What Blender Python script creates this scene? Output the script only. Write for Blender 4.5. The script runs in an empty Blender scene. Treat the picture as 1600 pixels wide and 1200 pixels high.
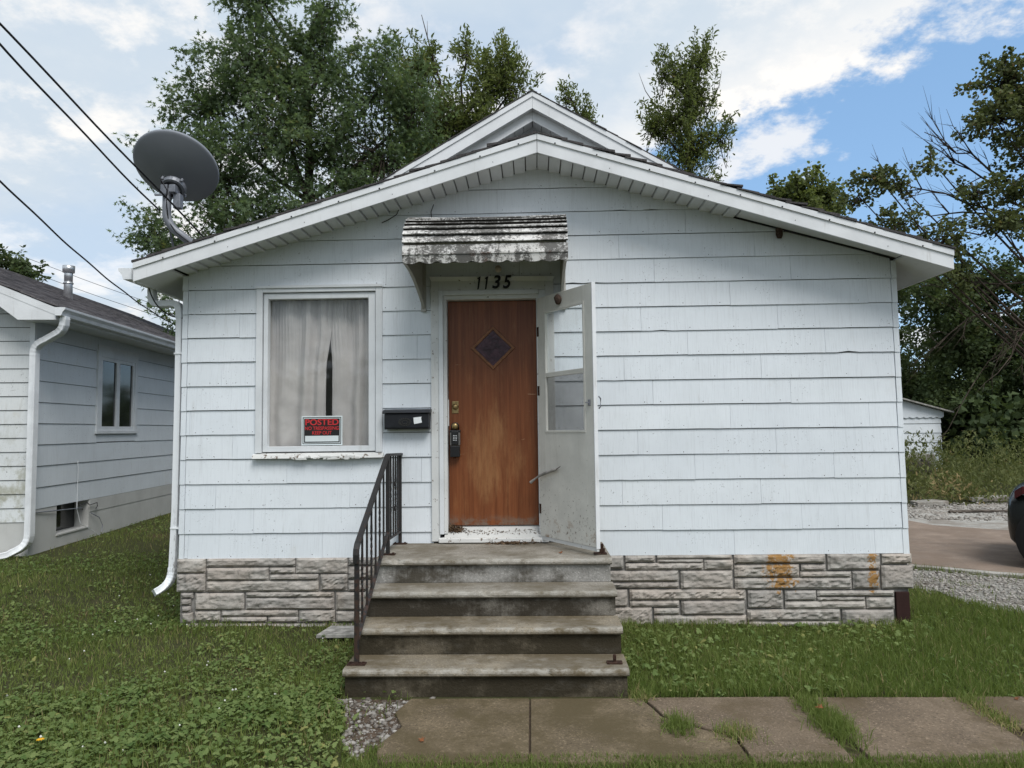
import bpy, math, random
import numpy as np
from mathutils import Vector, Matrix, noise as mnoise

R = math.radians
scene = bpy.context.scene
col = scene.collection
rng = np.random.default_rng(7)
random.seed(11)

# ------------------------------------------------------------------ camera
cam_d = bpy.data.cameras.new('camera')
cam_d.sensor_width = 36.0
cam_d.lens = 25.0
cam_d.clip_start = 0.05
cam_d.clip_end = 5000
cam = bpy.data.objects.new('camera', cam_d)
col.objects.link(cam)
_r = Vector((0.99949477, 0.02927553, -0.01237501))
_u = Vector((0.01419142, -0.06267434, 0.99793313))
_f = Vector((-0.02843943, 0.99760457, 0.06305814))
m = Matrix.Identity(4)
for i in range(3):
    m[i][0], m[i][1], m[i][2] = _r[i], _u[i], -_f[i]
m[0][3], m[1][3], m[2][3] = 0.0, -6.4023, 1.7265
cam.matrix_world = m
scene.camera = cam

# ------------------------------------------------------------------ world, sun, exposure
SUN_AZ, SUN_EL = R(150), R(54)          # behind and to the right of the viewer, veiled by cloud
CLOUD_GAIN = 1.0
world = bpy.data.worlds.new('World')
scene.world = world
world.use_nodes = True
nt = world.node_tree
nt.nodes.clear()


def wn(t, **kw):
    n = nt.nodes.new(t)
    for k, v in kw.items():
        setattr(n, k, v)
    return n


def wmath(op, a, b=None, clamp=False):
    n = wn('ShaderNodeMath', operation=op, use_clamp=clamp)
    for i, v in enumerate((a, b)):
        if v is None:
            continue
        if isinstance(v, (int, float)):
            n.inputs[i].default_value = v
        else:
            nt.links.new(v, n.inputs[i])
    return n.outputs[0]


def wrange(v, a, b, c=0.0, d=1.0, smooth=True):
    n = wn('ShaderNodeMapRange')
    n.interpolation_type = 'SMOOTHSTEP' if smooth else 'LINEAR'
    nt.links.new(v, n.inputs[0])
    for i, x in enumerate((a, b, c, d)):
        n.inputs[i + 1].default_value = x
    return n.outputs[0]


def wnoise(vec, scale, detail=6, rough=0.55, off=(0, 0, 0)):
    mp = wn('ShaderNodeMapping')
    mp.inputs['Location'].default_value = off
    nt.links.new(vec, mp.inputs[0])
    n = wn('ShaderNodeTexNoise')
    n.inputs['Scale'].default_value = scale
    n.inputs['Detail'].default_value = detail
    n.inputs['Roughness'].default_value = rough
    nt.links.new(mp.outputs[0], n.inputs['Vector'])
    return n.outputs[0]


sky = wn('ShaderNodeTexSky', sky_type='NISHITA')
sky.sun_disc = False
sky.sun_elevation = SUN_EL
sky.sun_rotation = SUN_AZ
sky.air_density = 1.0
sky.dust_density = 0.6
tc = wn('ShaderNodeTexCoord')
sep = wn('ShaderNodeSeparateXYZ')
nt.links.new(tc.outputs['Generated'], sep.inputs[0])
dz = wmath('ADD', wmath('MAXIMUM', sep.outputs[2], 0.0), 0.25)
px = wmath('DIVIDE', sep.outputs[0], dz)
py = wmath('DIVIDE', sep.outputs[1], dz)
comb = wn('ShaderNodeCombineXYZ')
nt.links.new(px, comb.inputs[0])
nt.links.new(py, comb.inputs[1])
P = comb.outputs[0]
# the cloud deck: a wide bank whose ragged edge runs off to the right
bank = wmath('ADD', wmath('MULTIPLY', wmath('SUBTRACT', px, 0.55), -0.72),
             wmath('MULTIPLY', wmath('SUBTRACT', py, 1.32), -0.69))
n1 = wnoise(P, 5.0, 9, 0.62)
n2 = wnoise(P, 1.6, 5, 0.5, (3.1, 1.7, 0))
n3 = wnoise(P, 2.6, 8, 0.6, (7.3, 2.2, 0))
n4 = wnoise(P, 14.0, 9, 0.65, (1.3, 0.4, 0))
edge = wmath('ADD', wmath('ADD', bank, wmath('MULTIPLY', wmath('SUBTRACT', n1, 0.5), 0.55)), wmath('MULTIPLY', wmath('SUBTRACT', n4, 0.5), 0.20))
m_bank = wrange(edge, -0.01, 0.10)
thin = wrange(n2, 0.34, 0.54, 0.72, 1.0)
m_bank = wmath('MULTIPLY', m_bank, thin)
puff = wmath('MULTIPLY', wrange(wmath('ADD', wmath('MULTIPLY', n1, 0.5), wmath('MULTIPLY', n2, 0.6)), 0.60, 0.68), 0.75)
mask = wmath('MAXIMUM', m_bank, puff)
rim = wrange(edge, 0.05, 0.34, 0.75, 0.0)
lump = wmath('MULTIPLY', wrange(n1, 0.45, 0.62), wrange(n3, 0.38, 0.58))
bright = wmath('ADD', wmath('ADD', rim, wmath('MULTIPLY', lump, 0.95)), wmath('MULTIPLY', wmath('SUBTRACT', n4, 0.5), 0.35), clamp=True)
ramp = wn('ShaderNodeMix', data_type='RGBA')
nt.links.new(bright, ramp.inputs[0])
ramp.inputs[6].default_value = (4.15, 4.75, 5.35, 1)
ramp.inputs[7].default_value = (6.6, 6.45, 6.25, 1)
# high thin veil whitens the blue a little
veil = wn('ShaderNodeMix', data_type='RGBA')
veil.inputs[0].default_value = 0.45
nt.links.new(sky.outputs[0], veil.inputs[6])
veil.inputs[7].default_value = (2.1, 4.0, 6.6, 1)
mix = wn('ShaderNodeMix', data_type='RGBA')
nt.links.new(mask, mix.inputs[0])
nt.links.new(veil.outputs[2], mix.inputs[6])
nt.links.new(ramp.outputs[2], mix.inputs[7])
bg = wn('ShaderNodeBackground')
bg.inputs[1].default_value = 0.078
nt.links.new(mix.outputs[2], bg.inputs[0])
wo = wn('ShaderNodeOutputWorld')
nt.links.new(bg.outputs[0], wo.inputs[0])

sun_d = bpy.data.lights.new('sun', 'SUN')
sun_d.energy = 1.4
sun_d.angle = R(30)
sun_d.color = (1.0, 0.98, 0.95)
sun = bpy.data.objects.new('sun', sun_d)
col.objects.link(sun)
_sd = Vector((math.sin(SUN_AZ) * math.cos(SUN_EL), math.cos(SUN_AZ) * math.cos(SUN_EL), math.sin(SUN_EL)))
sun.rotation_euler = _sd.to_track_quat('Z', 'Y').to_euler()
sun.location = (3, -8, 12)

vs = scene.view_settings
vs.view_transform = 'Standard'
vs.look = 'None'
vs.gamma = 1.0
vs.use_curve_mapping = False
vs.exposure = 1.02


# ------------------------------------------------------------------ materials
def mat_base(name, rough=0.6, spec=0.3, metallic=0.0):
    mt = bpy.data.materials.new(name)
    mt.use_nodes = True
    b = mt.node_tree.nodes['Principled BSDF']
    b.inputs['Roughness'].default_value = rough
    b.inputs['Specular IOR Level'].default_value = spec
    b.inputs['Metallic'].default_value = metallic
    return mt, mt.node_tree, b


class N:
    """small node-building helper bound to one tree"""
    def __init__(s, t):
        s.t = t
        g = t.nodes.new('ShaderNodeNewGeometry')
        s.pos = g.outputs['Position']
        s.nor = g.outputs['Normal']

    def mapv(s, scale=(1, 1, 1), off=(0, 0, 0), src=None):
        mp = s.t.nodes.new('ShaderNodeMapping')
        mp.inputs['Scale'].default_value = scale
        mp.inputs['Location'].default_value = off
        s.t.links.new(src or s.pos, mp.inputs[0])
        return mp.outputs[0]

    def noise(s, scale, detail=5, rough=0.55, vec=None, dist=0.0):
        n = s.t.nodes.new('ShaderNodeTexNoise')
        n.inputs['Scale'].default_value = scale
        n.inputs['Detail'].default_value = detail
        n.inputs['Roughness'].default_value = rough
        n.inputs['Distortion'].default_value = dist
        s.t.links.new(vec or s.pos, n.inputs['Vector'])
        return n.outputs[0]

    def voro(s, scale, feature='F1', vec=None):
        n = s.t.nodes.new('ShaderNodeTexVoronoi')
        n.feature = feature
        n.inputs['Scale'].default_value = scale
        s.t.links.new(vec or s.pos, n.inputs['Vector'])
        return n.outputs[0]

    def rng(s, v, a, b, c=0.0, d=1.0):
        n = s.t.nodes.new('ShaderNodeMapRange')
        n.interpolation_type = 'SMOOTHSTEP'
        s.t.links.new(v, n.inputs[0])
        for i, x in enumerate((a, b, c, d)):
            n.inputs[i + 1].default_value = x
        return n.outputs[0]

    def math(s, op, a, b=None, clamp=False):
        n = s.t.nodes.new('ShaderNodeMath')
        n.operation = op
        n.use_clamp = clamp
        for i, v in enumerate((a, b)):
            if v is None:
                continue
            if isinstance(v, (int, float)):
                n.inputs[i].default_value = v
            else:
                s.t.links.new(v, n.inputs[i])
        return n.outputs[0]

    def mix(s, fac, a, b, mode='MIX'):
        n = s.t.nodes.new('ShaderNodeMix')
        n.data_type = 'RGBA'
        n.blend_type = mode
        if isinstance(fac, (int, float)):
            n.inputs[0].default_value = fac
        else:
            s.t.links.new(fac, n.inputs[0])
        for i, v in ((6, a), (7, b)):
            if isinstance(v, tuple):
                n.inputs[i].default_value = (*v[:3], 1)
            else:
                s.t.links.new(v, n.inputs[i])
        return n.outputs[2]

    def attr(s, name):
        n = s.t.nodes.new('ShaderNodeAttribute')
        n.attribute_name = name
        return n

    def objrand(s):
        return s.t.nodes.new('ShaderNodeObjectInfo').outputs['Random']

    def bump(s, h, strength=0.3, dist=0.01):
        n = s.t.nodes.new('ShaderNodeBump')
        n.inputs['Strength'].default_value = strength
        n.inputs['Distance'].default_value = dist
        s.t.links.new(h, n.inputs['Height'])
        return n.outputs[0]

    def sep(s):
        n = s.t.nodes.new('ShaderNodeSeparateXYZ')
        s.t.links.new(s.pos, n.inputs[0])
        return n.outputs


def simple(name, c, rough=0.6, spec=0.3, metallic=0.0, var=0.15, scale=6.0, bump=0.0, bscale=40.0, bdist=0.004, orand=0.0):
    mt, t, b = mat_base(name, rough, spec, metallic)
    n = N(t)
    lo = tuple(x * (1 - var) for x in c)
    hi = tuple(min(1, x * (1 + var)) for x in c)
    cc = n.mix(n.rng(n.noise(scale, 6, 0.6), 0.3, 0.7), lo, hi)
    if orand:
        cc = n.mix(n.math('MULTIPLY', n.objrand(), orand), cc, tuple(x * 0.5 for x in c))
    t.links.new(cc, b.inputs['Base Color'])
    if bump:
        t.links.new(n.bump(n.noise(bscale, 5, 0.6), bump, bdist), b.inputs['Normal'])
    return mt


M = {}


def make_siding(name, c, dirt=0.5, algae=0.0):
    mt, t, b = mat_base(name, 0.55, 0.25)
    n = N(t)
    # combed vertical grain
    grain = n.noise(1.0, 3, 0.6, n.mapv((95, 95, 1.6)))
    coarse = n.noise(1.0, 4, 0.65, n.mapv((30, 30, 0.9)))
    blot = n.rng(n.noise(1.7, 6, 0.6), 0.35, 0.75)
    cc = n.mix(blot, c, tuple(x * 0.91 for x in c))
    cc = n.mix(n.math('MULTIPLY', n.objrand(), 0.32), cc, (c[0] * 0.84, c[1] * 0.86, c[2] * 0.89))
    cc = n.mix(n.math('MULTIPLY', n.rng(grain, 0.50, 0.72), 0.20), cc, (0.40, 0.42, 0.44))
    cc = n.mix(n.math('MULTIPLY', n.rng(coarse, 0.52, 0.78), 0.15), cc, (0.45, 0.46, 0.46))
    # runs of grime and fly specks
    st = n.noise(1.0, 5, 0.7, n.mapv((14, 14, 1.3)))
    cc = n.mix(n.math('MULTIPLY', n.rng(st, 0.58, 0.80), 0.5 * dirt), cc, (0.33, 0.31, 0.27))
    yb = n.rng(n.noise(2.6, 5, 0.65), 0.60, 0.78)
    cc = n.mix(n.math('MULTIPLY', yb, 0.4 * dirt), cc, (0.50, 0.47, 0.39))
    sp = n.math('MULTIPLY', n.rng(n.noise(60, 2, 0.5), 0.675, 0.70), n.rng(n.noise(2.3, 4, 0.6), 0.47, 0.60))
    cc = n.mix(n.math('MULTIPLY', sp, 0.8 * dirt), cc, (0.05, 0.045, 0.04))
    if algae:
        al = n.math('MULTIPLY', n.rng(n.sep()[2], 0.6, 2.3, 1.0, 0.0), n.rng(n.noise(1.0, 5, 0.65, n.mapv((7, 7, 5))), 0.42, 0.66))
        cc = n.mix(n.math('MULTIPLY', al, algae), cc, (0.24, 0.23, 0.13))
    t.links.new(cc, b.inputs['Base Color'])
    hh = n.math('ADD', grain, n.math('MULTIPLY', n.noise(5, 4, 0.6), 1.2))
    t.links.new(n.bump(hh, 0.45, 0.004), b.inputs['Normal'])
    return mt


M['siding'] = make_siding('painted_siding', (0.755, 0.795, 0.83))
M['siding_nb'] = make_siding('neighbour_siding', (0.70, 0.74, 0.77), 0.7)
M['siding_front_nb'] = make_siding('algae_streaked_siding', (0.68, 0.70, 0.70), 1.1, 0.75)
M['gap'] = simple('siding_backing', (0.16, 0.16, 0.16), 0.9)


def make_trim(name, c, chips=0.5, wood=(0.16, 0.12, 0.09)):
    mt, t, b = mat_base(name, 0.5, 0.3)
    n = N(t)
    cc = n.mix(n.rng(n.noise(3, 5, 0.6), 0.35, 0.7), c, tuple(x * 0.88 for x in c))
    st = n.noise(1.0, 4, 0.7, n.mapv((20, 20, 2)))
    cc = n.mix(n.math('MULTIPLY', n.rng(st, 0.58, 0.8), 0.4), cc, (0.36, 0.34, 0.30))
    ch = n.rng(n.noise(24, 6, 0.7), 0.72 - 0.12 * chips, 0.75 - 0.12 * chips)
    cc = n.mix(ch, cc, wood)
    t.links.new(cc, b.inputs['Base Color'])
    t.links.new(n.bump(n.noise(30, 5, 0.6), 0.15, 0.004), b.inputs['Normal'])
    return mt


M['trim'] = make_trim('white_trim', (0.70, 0.725, 0.745), 0.2)
M['trim_worn'] = make_trim('peeling_trim', (0.66, 0.67, 0.66), 0.75)
M['fascia'] = make_trim('fascia_white', (0.76, 0.775, 0.79), -0.2, (0.3, 0.29, 0.27))
M['soffit'] = make_trim('soffit_white', (0.70, 0.71, 0.71), 0.0, (0.25, 0.23, 0.2))
M['soffit_back'] = simple('soffit_backing', (0.22, 0.21, 0.20), 0.9)
M['storm'] = make_trim('storm_door_cream', (0.66, 0.645, 0.595), 0.30, (0.14, 0.08, 0.05))
def make_storm():
    mt, t, b = mat_base('storm_door_cream', 0.5, 0.3)
    n = N(t)
    c = (0.66, 0.65, 0.60)
    cc = n.mix(n.rng(n.noise(2.4, 6, 0.65), 0.35, 0.7), c, tuple(x * 0.84 for x in c))
    st = n.noise(1.0, 5, 0.7, n.mapv((15, 15, 1.6)))
    cc = n.mix(n.math('MULTIPLY', n.rng(st, 0.54, 0.8), 0.5), cc, (0.36, 0.34, 0.29))
    z = n.sep()[2]
    low = n.rng(z, 0.8, 1.7, 0.085, 0.0)
    ch = n.rng(n.math('ADD', n.noise(42, 5, 0.7), low), 0.685, 0.71)
    cc = n.mix(n.math('MULTIPLY', ch, 0.85), cc, (0.11, 0.075, 0.05))
    ru = n.math('MULTIPLY', n.rng(z, 0.85, 1.05, 1.0, 0.0), n.rng(n.noise(9, 6, 0.7), 0.54, 0.66))
    cc = n.mix(n.math('MULTIPLY', ru, 0.7), cc, (0.30, 0.20, 0.13))
    t.links.new(cc, b.inputs['Base Color'])
    t.links.new(n.bump(n.noise(25, 5, 0.6), 0.2, 0.004), b.inputs['Normal'])
    return mt


M['storm'] = make_storm()
M['sill_peel'] = make_trim('peeling_sill', (0.70, 0.70, 0.68), 1.15)
M['gutter'] = simple('white_gutter', (0.74, 0.76, 0.78), 0.4, 0.4, var=0.08)


def make_downspout():
    mt, t, b = mat_base('downspout_white', 0.4, 0.4)
    n = N(t)
    z = n.sep()[2]
    low = n.rng(z, 0.35, 1.3, 1.0, 0.0)
    sc = n.noise(1, 5, 0.7, n.mapv((60, 60, 14)))
    f = n.math('MULTIPLY', n.math('MULTIPLY', n.rng(n.math('ADD', sc, n.math('MULTIPLY', low, 0.10)), 0.60, 0.68), low), n.rng(z, 0.42, 0.55, 0.1, 0.8))
    t.links.new(n.mix(f, (0.74, 0.765, 0.79), (0.11, 0.10, 0.09)), b.inputs['Base Color'])
    return mt


M['downspout'] = make_downspout()


def make_roof():
    mt, t, b = mat_base('asphalt_shingle', 0.9, 0.15)
    n = N(t)
    g = n.noise(90, 3, 0.7)
    v = n.voro(5.0, 'F1', n.mapv((1, 2.6, 1)))
    cc = n.mix(n.rng(n.noise(7, 4, 0.6), 0.3, 0.7), (0.045, 0.043, 0.045), (0.085, 0.078, 0.078))
    cc = n.mix(n.rng(g, 0.45, 0.7), cc, (0.13, 0.12, 0.115))
    cc = n.mix(n.math('MULTIPLY', n.objrand(), 0.35), cc, (0.035, 0.034, 0.035))
    t.links.new(cc, b.inputs['Base Color'])
    t.links.new(n.bump(g, 0.5, 0.004), b.inputs['Normal'])
    return mt


M['roof'] = make_roof()


def make_nb_roof():
    mt, t, b = mat_base('neighbour_shingle', 0.9, 0.15)
    n = N(t)
    g = n.noise(80, 3, 0.7)
    tab = n.noise(1.0, 2, 0.5, n.mapv((4, 4, 7)))
    cc = n.mix(n.rng(tab, 0.35, 0.65), (0.085, 0.078, 0.082), (0.20, 0.185, 0.19))
    cc = n.mix(n.math('MULTIPLY', n.rng(g, 0.45, 0.7), 0.6), cc, (0.24, 0.225, 0.225))
    cc = n.mix(n.math('MULTIPLY', n.objrand(), 0.35), cc, (0.075, 0.07, 0.074))
    t.links.new(cc, b.inputs['Base Color'])
    t.links.new(n.bump(g, 0.5, 0.005), b.inputs['Normal'])
    return mt


M['nb_roof'] = make_nb_roof()


def make_stone():
    mt, t, b = mat_base('cast_stone', 0.9, 0.15)
    n = N(t)
    pos = n.mapv((1, 1, 1.6))
    bl = n.noise(9, 6, 0.65, pos)
    cc = n.mix(n.rng(bl, 0.3, 0.7), (0.25, 0.228, 0.205), (0.45, 0.425, 0.39))
    cc = n.mix(n.rng(n.noise(2.0, 3, 0.5), 0.42, 0.6), cc, n.mix(0.5, cc, (0.44, 0.37, 0.31)))
    cc = n.mix(n.math('MULTIPLY', n.objrand(), 0.55), cc, n.mix(n.rng(n.math('FRACT', n.math('MULTIPLY', n.objrand(), 7.3)), 0.0, 1.0), (0.27, 0.255, 0.245), (0.46, 0.42, 0.38)))
    bk = n.math('MULTIPLY', n.rng(n.noise(38, 4, 0.7), 0.52, 0.66), n.rng(n.noise(4, 4, 0.6), 0.42, 0.6))
    cc = n.mix(n.math('MULTIPLY', bk, 0.5), cc, (0.085, 0.08, 0.075))
    # orange lichen runs
    s = n.sep()
    x = s[0]
    lx = n.math('MAXIMUM', n.rng(n.math('ABSOLUTE', n.math('SUBTRACT', x, 2.14)), 0.03, 0.24, 1.0, 0.0),
                n.rng(n.math('ABSOLUTE', n.math('SUBTRACT', x, 2.94)), 0.0, 0.11, 1.0, 0.0))
    zz = n.rng(s[2], 0.18, 0.36, 0.0, 1.0)
    li = n.rng(n.math('ADD', n.noise(17, 6, 0.7), n.math('MULTIPLY', n.math('MULTIPLY', lx, zz), 0.24)), 0.66, 0.70)
    li = n.math('MULTIPLY', li, n.rng(n.math('MULTIPLY', lx, zz), 0.1, 0.4))
    cc = n.mix(n.math('MULTIPLY', n.math('MULTIPLY', li, n.rng(n.noise(30, 5, 0.7), 0.34, 0.48)), 0.88), cc, (0.29, 0.145, 0.03))
    t.links.new(cc, b.inputs['Base Color'])
    h = n.math('ADD', n.math('MULTIPLY', n.voro(19, 'SMOOTH_F1', pos), 1.5), n.math('MULTIPLY', n.noise(45, 6, 0.7), 0.55))
    t.links.new(n.bump(h, 0.65, 0.014), b.inputs['Normal'])
    return mt


M['stone'] = make_stone()
M['mortar'] = simple('mortar', (0.20, 0.19, 0.18), 0.95, 0.1, var=0.3, scale=12, bump=0.4)
M['brown_board'] = simple('brown_board', (0.035, 0.016, 0.014), 0.7, 0.2)


def make_concrete(name, c, stain, bias, speck=0.5, worn=0.0):
    """bias: how much of the face the damp dark growth covers"""
    mt, t, b = mat_base(name, 0.85, 0.2)
    n = N(t)
    cc = n.mix(n.rng(n.noise(2.2, 6, 0.65), 0.3, 0.7), tuple(x * 0.75 for x in c), tuple(x * 1.15 for x in c))
    fine = n.noise(72, 3, 0.7)
    cc = n.mix(n.math('MULTIPLY', n.rng(fine, 0.56, 0.66), speck), cc, tuple(min(1, x * 1.9) for x in c))
    cc = n.mix(n.math('MULTIPLY', n.rng(fine, 0.42, 0.34), speck), cc, tuple(x * 0.4 for x in c))
    st = n.noise(1.0, 7, 0.62, n.mapv((2.0, 2.0, 3.2)))
    run = n.noise(1.0, 4, 0.6, n.mapv((26, 26, 2.5)))
    f = n.rng(n.math('ADD', n.math('ADD', n.math('ADD', st, n.math('MULTIPLY', n.math('SUBTRACT', n.noise(14, 6, 0.75), 0.5), 0.22)), n.math('MULTIPLY', n.math('SUBTRACT', run, 0.5), 0.14)), bias), 0.40, 0.62)
    cc = n.mix(n.math('MULTIPLY', f, 0.92), cc, stain)
    gr = n.rng(n.noise(6, 5, 0.7), 0.55, 0.75)
    cc = n.mix(n.math('MULTIPLY', gr, n.math('MULTIPLY', f, 0.5)), cc, tuple(x * 0.5 + y * 0.35 for x, y in zip(stain, c)))
    if worn:
        wr = n.math('MULTIPLY', n.attr('wear').outputs['Fac'], n.rng(n.noise(1.0, 6, 0.75, n.mapv((9, 14, 14))), 0.36, 0.62))
        cc = n.mix(n.math('MULTIPLY', wr, 0.62), cc, (0.40, 0.385, 0.35))
        ws = n.rng(n.noise(1.0, 6, 0.7, n.mapv((5, 9, 9))), 0.52, 0.74)
        cc = n.mix(n.math('MULTIPLY', ws, worn), cc, (0.42, 0.40, 0.36))
    t.links.new(cc, b.inputs['Base Color'])
    h = n.math('ADD', n.math('MULTIPLY', fine, 0.8), n.noise(18, 6, 0.7))
    t.links.new(n.bump(h, 0.6, 0.007), b.inputs['Normal'])
    return mt


M['tread'] = make_concrete('worn_concrete_tread', (0.265, 0.242, 0.205), (0.130, 0.110, 0.078), 0.0, 0.6, 0.35)
M['tread_low'] = make_concrete('damp_concrete_tread', (0.225, 0.190, 0.138), (0.102, 0.080, 0.048), 0.03, 0.7, 0.30)
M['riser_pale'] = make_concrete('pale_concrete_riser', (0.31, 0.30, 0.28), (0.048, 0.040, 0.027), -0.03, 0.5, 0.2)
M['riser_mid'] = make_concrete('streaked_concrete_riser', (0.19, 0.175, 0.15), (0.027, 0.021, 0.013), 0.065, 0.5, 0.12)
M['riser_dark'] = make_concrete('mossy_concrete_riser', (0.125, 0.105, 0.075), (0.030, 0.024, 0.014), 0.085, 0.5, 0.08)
M['walk'] = make_concrete('exposed_aggregate_walk', (0.158, 0.120, 0.084), (0.104, 0.077, 0.046), -0.05, 0.9)
M['walk_mossy'] = make_concrete('mossy_aggregate_walk', (0.145, 0.112, 0.072), (0.088, 0.068, 0.036), 0.02, 0.9)
M['drive'] = make_concrete('stained_driveway', (0.245, 0.19, 0.15), (0.20, 0.15, 0.115), 0.0, 0.3)
M['drive_grit'] = make_concrete('gritty_driveway', (0.36, 0.345, 0.315), (0.22, 0.19, 0.16), -0.02, 0.6)


def make_door():
    mt, t, b = mat_base('stained_wood_door', 0.42, 0.35)
    n = N(t)
    g = n.noise(1.0, 6, 0.65, n.mapv((34, 34, 1.1)), 0.6)
    cc = n.mix(n.rng(g, 0.3, 0.72), (0.126, 0.036, 0.011), (0.215, 0.070, 0.024))
    s = n.sep()
    x, z = s[0], s[2]
    # worn pale patch about the middle of the lower half, where hands and dogs rubbed the stain away
    d = n.math('ADD', n.math('POWER', n.math('MULTIPLY', n.math('SUBTRACT', x, -0.36), 3.0), 2.0),
               n.math('POWER', n.math('MULTIPLY', n.math('SUBTRACT', z, 1.50), 1.9), 2.0))
    wear = n.rng(d, 0.05, 1.1, 1.0, 0.0)
    wn_ = n.noise(1.0, 6, 0.7, n.mapv((9, 9, 2.2)))
    f = n.rng(n.math('ADD', n.math('ADD', n.math('MULTIPLY', wn_, 0.6), n.math('MULTIPLY', n.noise(1.0, 6, 0.75, n.mapv((38, 38, 5))), 0.4)), n.math('MULTIPLY', wear, 0.17)), 0.50, 0.80)
    cc = n.mix(n.math('MULTIPLY', f, 0.62), cc, (0.33, 0.165, 0.068))
    sc = n.rng(n.noise(1.0, 3, 0.5, n.mapv((5, 5, 60))), 0.73, 0.745)
    cc = n.mix(n.math('MULTIPLY', sc, 0.55), cc, (0.5, 0.34, 0.2))
    bt = n.math('MULTIPLY', n.rng(z, 0.86, 0.98, 1.0, 0.0), n.rng(n.noise(20, 5, 0.7), 0.4, 0.6))
    cc = n.mix(n.math('MULTIPLY', bt, 0.8), cc, (0.17, 0.14, 0.11))
    t.links.new(cc, b.inputs['Base Color'])
    t.links.new(n.bump(g, 0.12, 0.003), b.inputs['Normal'])
    return mt


M['door'] = make_door()
M['door_trim'] = simple('door_moulding', (0.20, 0.085, 0.036), 0.45, 0.3, var=0.25, scale=20)
M['amber_glass'] = simple('frosted_diamond_glass', (0.055, 0.026, 0.036), 0.3, 0.3, var=0.5, scale=14, bump=0.6, bscale=30, bdist=0.01)
M['brass'] = simple('tarnished_brass', (0.33, 0.24, 0.11), 0.38, 0.5, 0.85, var=0.35, scale=40)
M['black'] = simple('black_plastic', (0.012, 0.012, 0.013), 0.4, 0.4)
M['lock_grey'] = simple('lock_grey', (0.17, 0.165, 0.155), 0.4, 0.4, 0.4)
M['mailbox'] = simple('black_mailbox', (0.013, 0.014, 0.018), 0.42, 0.4, var=0.25, scale=20)
M['emblem'] = simple('mailbox_emblem', (0.035, 0.034, 0.03), 0.35, 0.5)
M['paper'] = simple('white_paper', (0.75, 0.77, 0.78), 0.8)
M['sign_black'] = simple('sign_black', (0.02, 0.02, 0.02), 0.4, var=0.05)
M['sign_white'] = simple('sign_white', (0.66, 0.72, 0.73), 0.4, var=0.05)
M['sign_red'] = simple('sign_red', (0.55, 0.035, 0.04), 0.4, var=0.05)
M['number'] = simple('black_numbers', (0.006, 0.006, 0.006), 0.5)


def make_iron():
    mt, t, b = mat_base('painted_iron', 0.55, 0.4)
    n = N(t)
    z = n.sep()[2]
    low = n.rng(z, 0.2, 1.35, 0.14, -0.04)
    f = n.rng(n.math('ADD', n.noise(26, 6, 0.7), low), 0.55, 0.66)
    cc = n.mix(f, (0.018, 0.017, 0.017), (0.045, 0.025, 0.018))
    t.links.new(cc, b.inputs['Base Color'])
    t.links.new(n.bump(n.noise(60, 4, 0.7), 0.4, 0.003), b.inputs['Normal'])
    return mt


M['iron'] = make_iron()
M['rust'] = simple('rusted_iron', (0.045, 0.025, 0.018), 0.85, 0.2, 0.2, var=0.5, scale=50, bump=0.5, bscale=80)


def make_awning():
    mt, t, b = mat_base('mildewed_aluminium', 0.6, 0.3)
    n = N(t)
    s = n.sep()
    z = s[2]
    base = n.mix(n.rng(n.noise(5, 4, 0.6), 0.3, 0.7), (0.62, 0.60, 0.57), (0.72, 0.71, 0.69))
    f1 = n.noise(1.0, 8, 0.8, n.mapv((44, 44, 70)))
    f2 = n.noise(1.0, 5, 0.6, n.mapv((16, 16, 2.5)))
    f3 = n.noise(2.6, 4, 0.6)
    drip = n.rng(z, 3.10, 3.30, 0.5, 0.12)
    f = n.rng(n.math('ADD', n.math('ADD', n.math('MULTIPLY', f1, 0.62), n.math('MULTIPLY', n.math('SUBTRACT', f2, 0.5), drip)), n.math('MULTIPLY', f3, 0.42)), 0.475, 0.545)
    cc = n.mix(n.math('MULTIPLY', f, 0.85), base, (0.032, 0.029, 0.024))
    br = n.math('MULTIPLY', n.rng(n.noise(9, 5, 0.7), 0.56, 0.68), n.rng(z, 3.16, 3.30, 1.0, 0.25))
    cc = n.mix(n.math('MULTIPLY', br, 0.65), cc, (0.10, 0.055, 0.038))
    t.links.new(cc, b.inputs['Base Color'])
    t.links.new(n.bump(f1, 0.35, 0.005), b.inputs['Normal'])
    return mt


M['awning'] = make_awning()
M['lap_shade_mould'] = simple('black_lap_shade_mould', (0.022, 0.020, 0.017), 0.9, 0.1, var=0.5, scale=40)  # near-black for the shade under the slat lips, together with mildew
M['awning_side'] = make_trim('awning_side_grey', (0.42, 0.41, 0.38), 0.4, (0.08, 0.06, 0.05))


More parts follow.
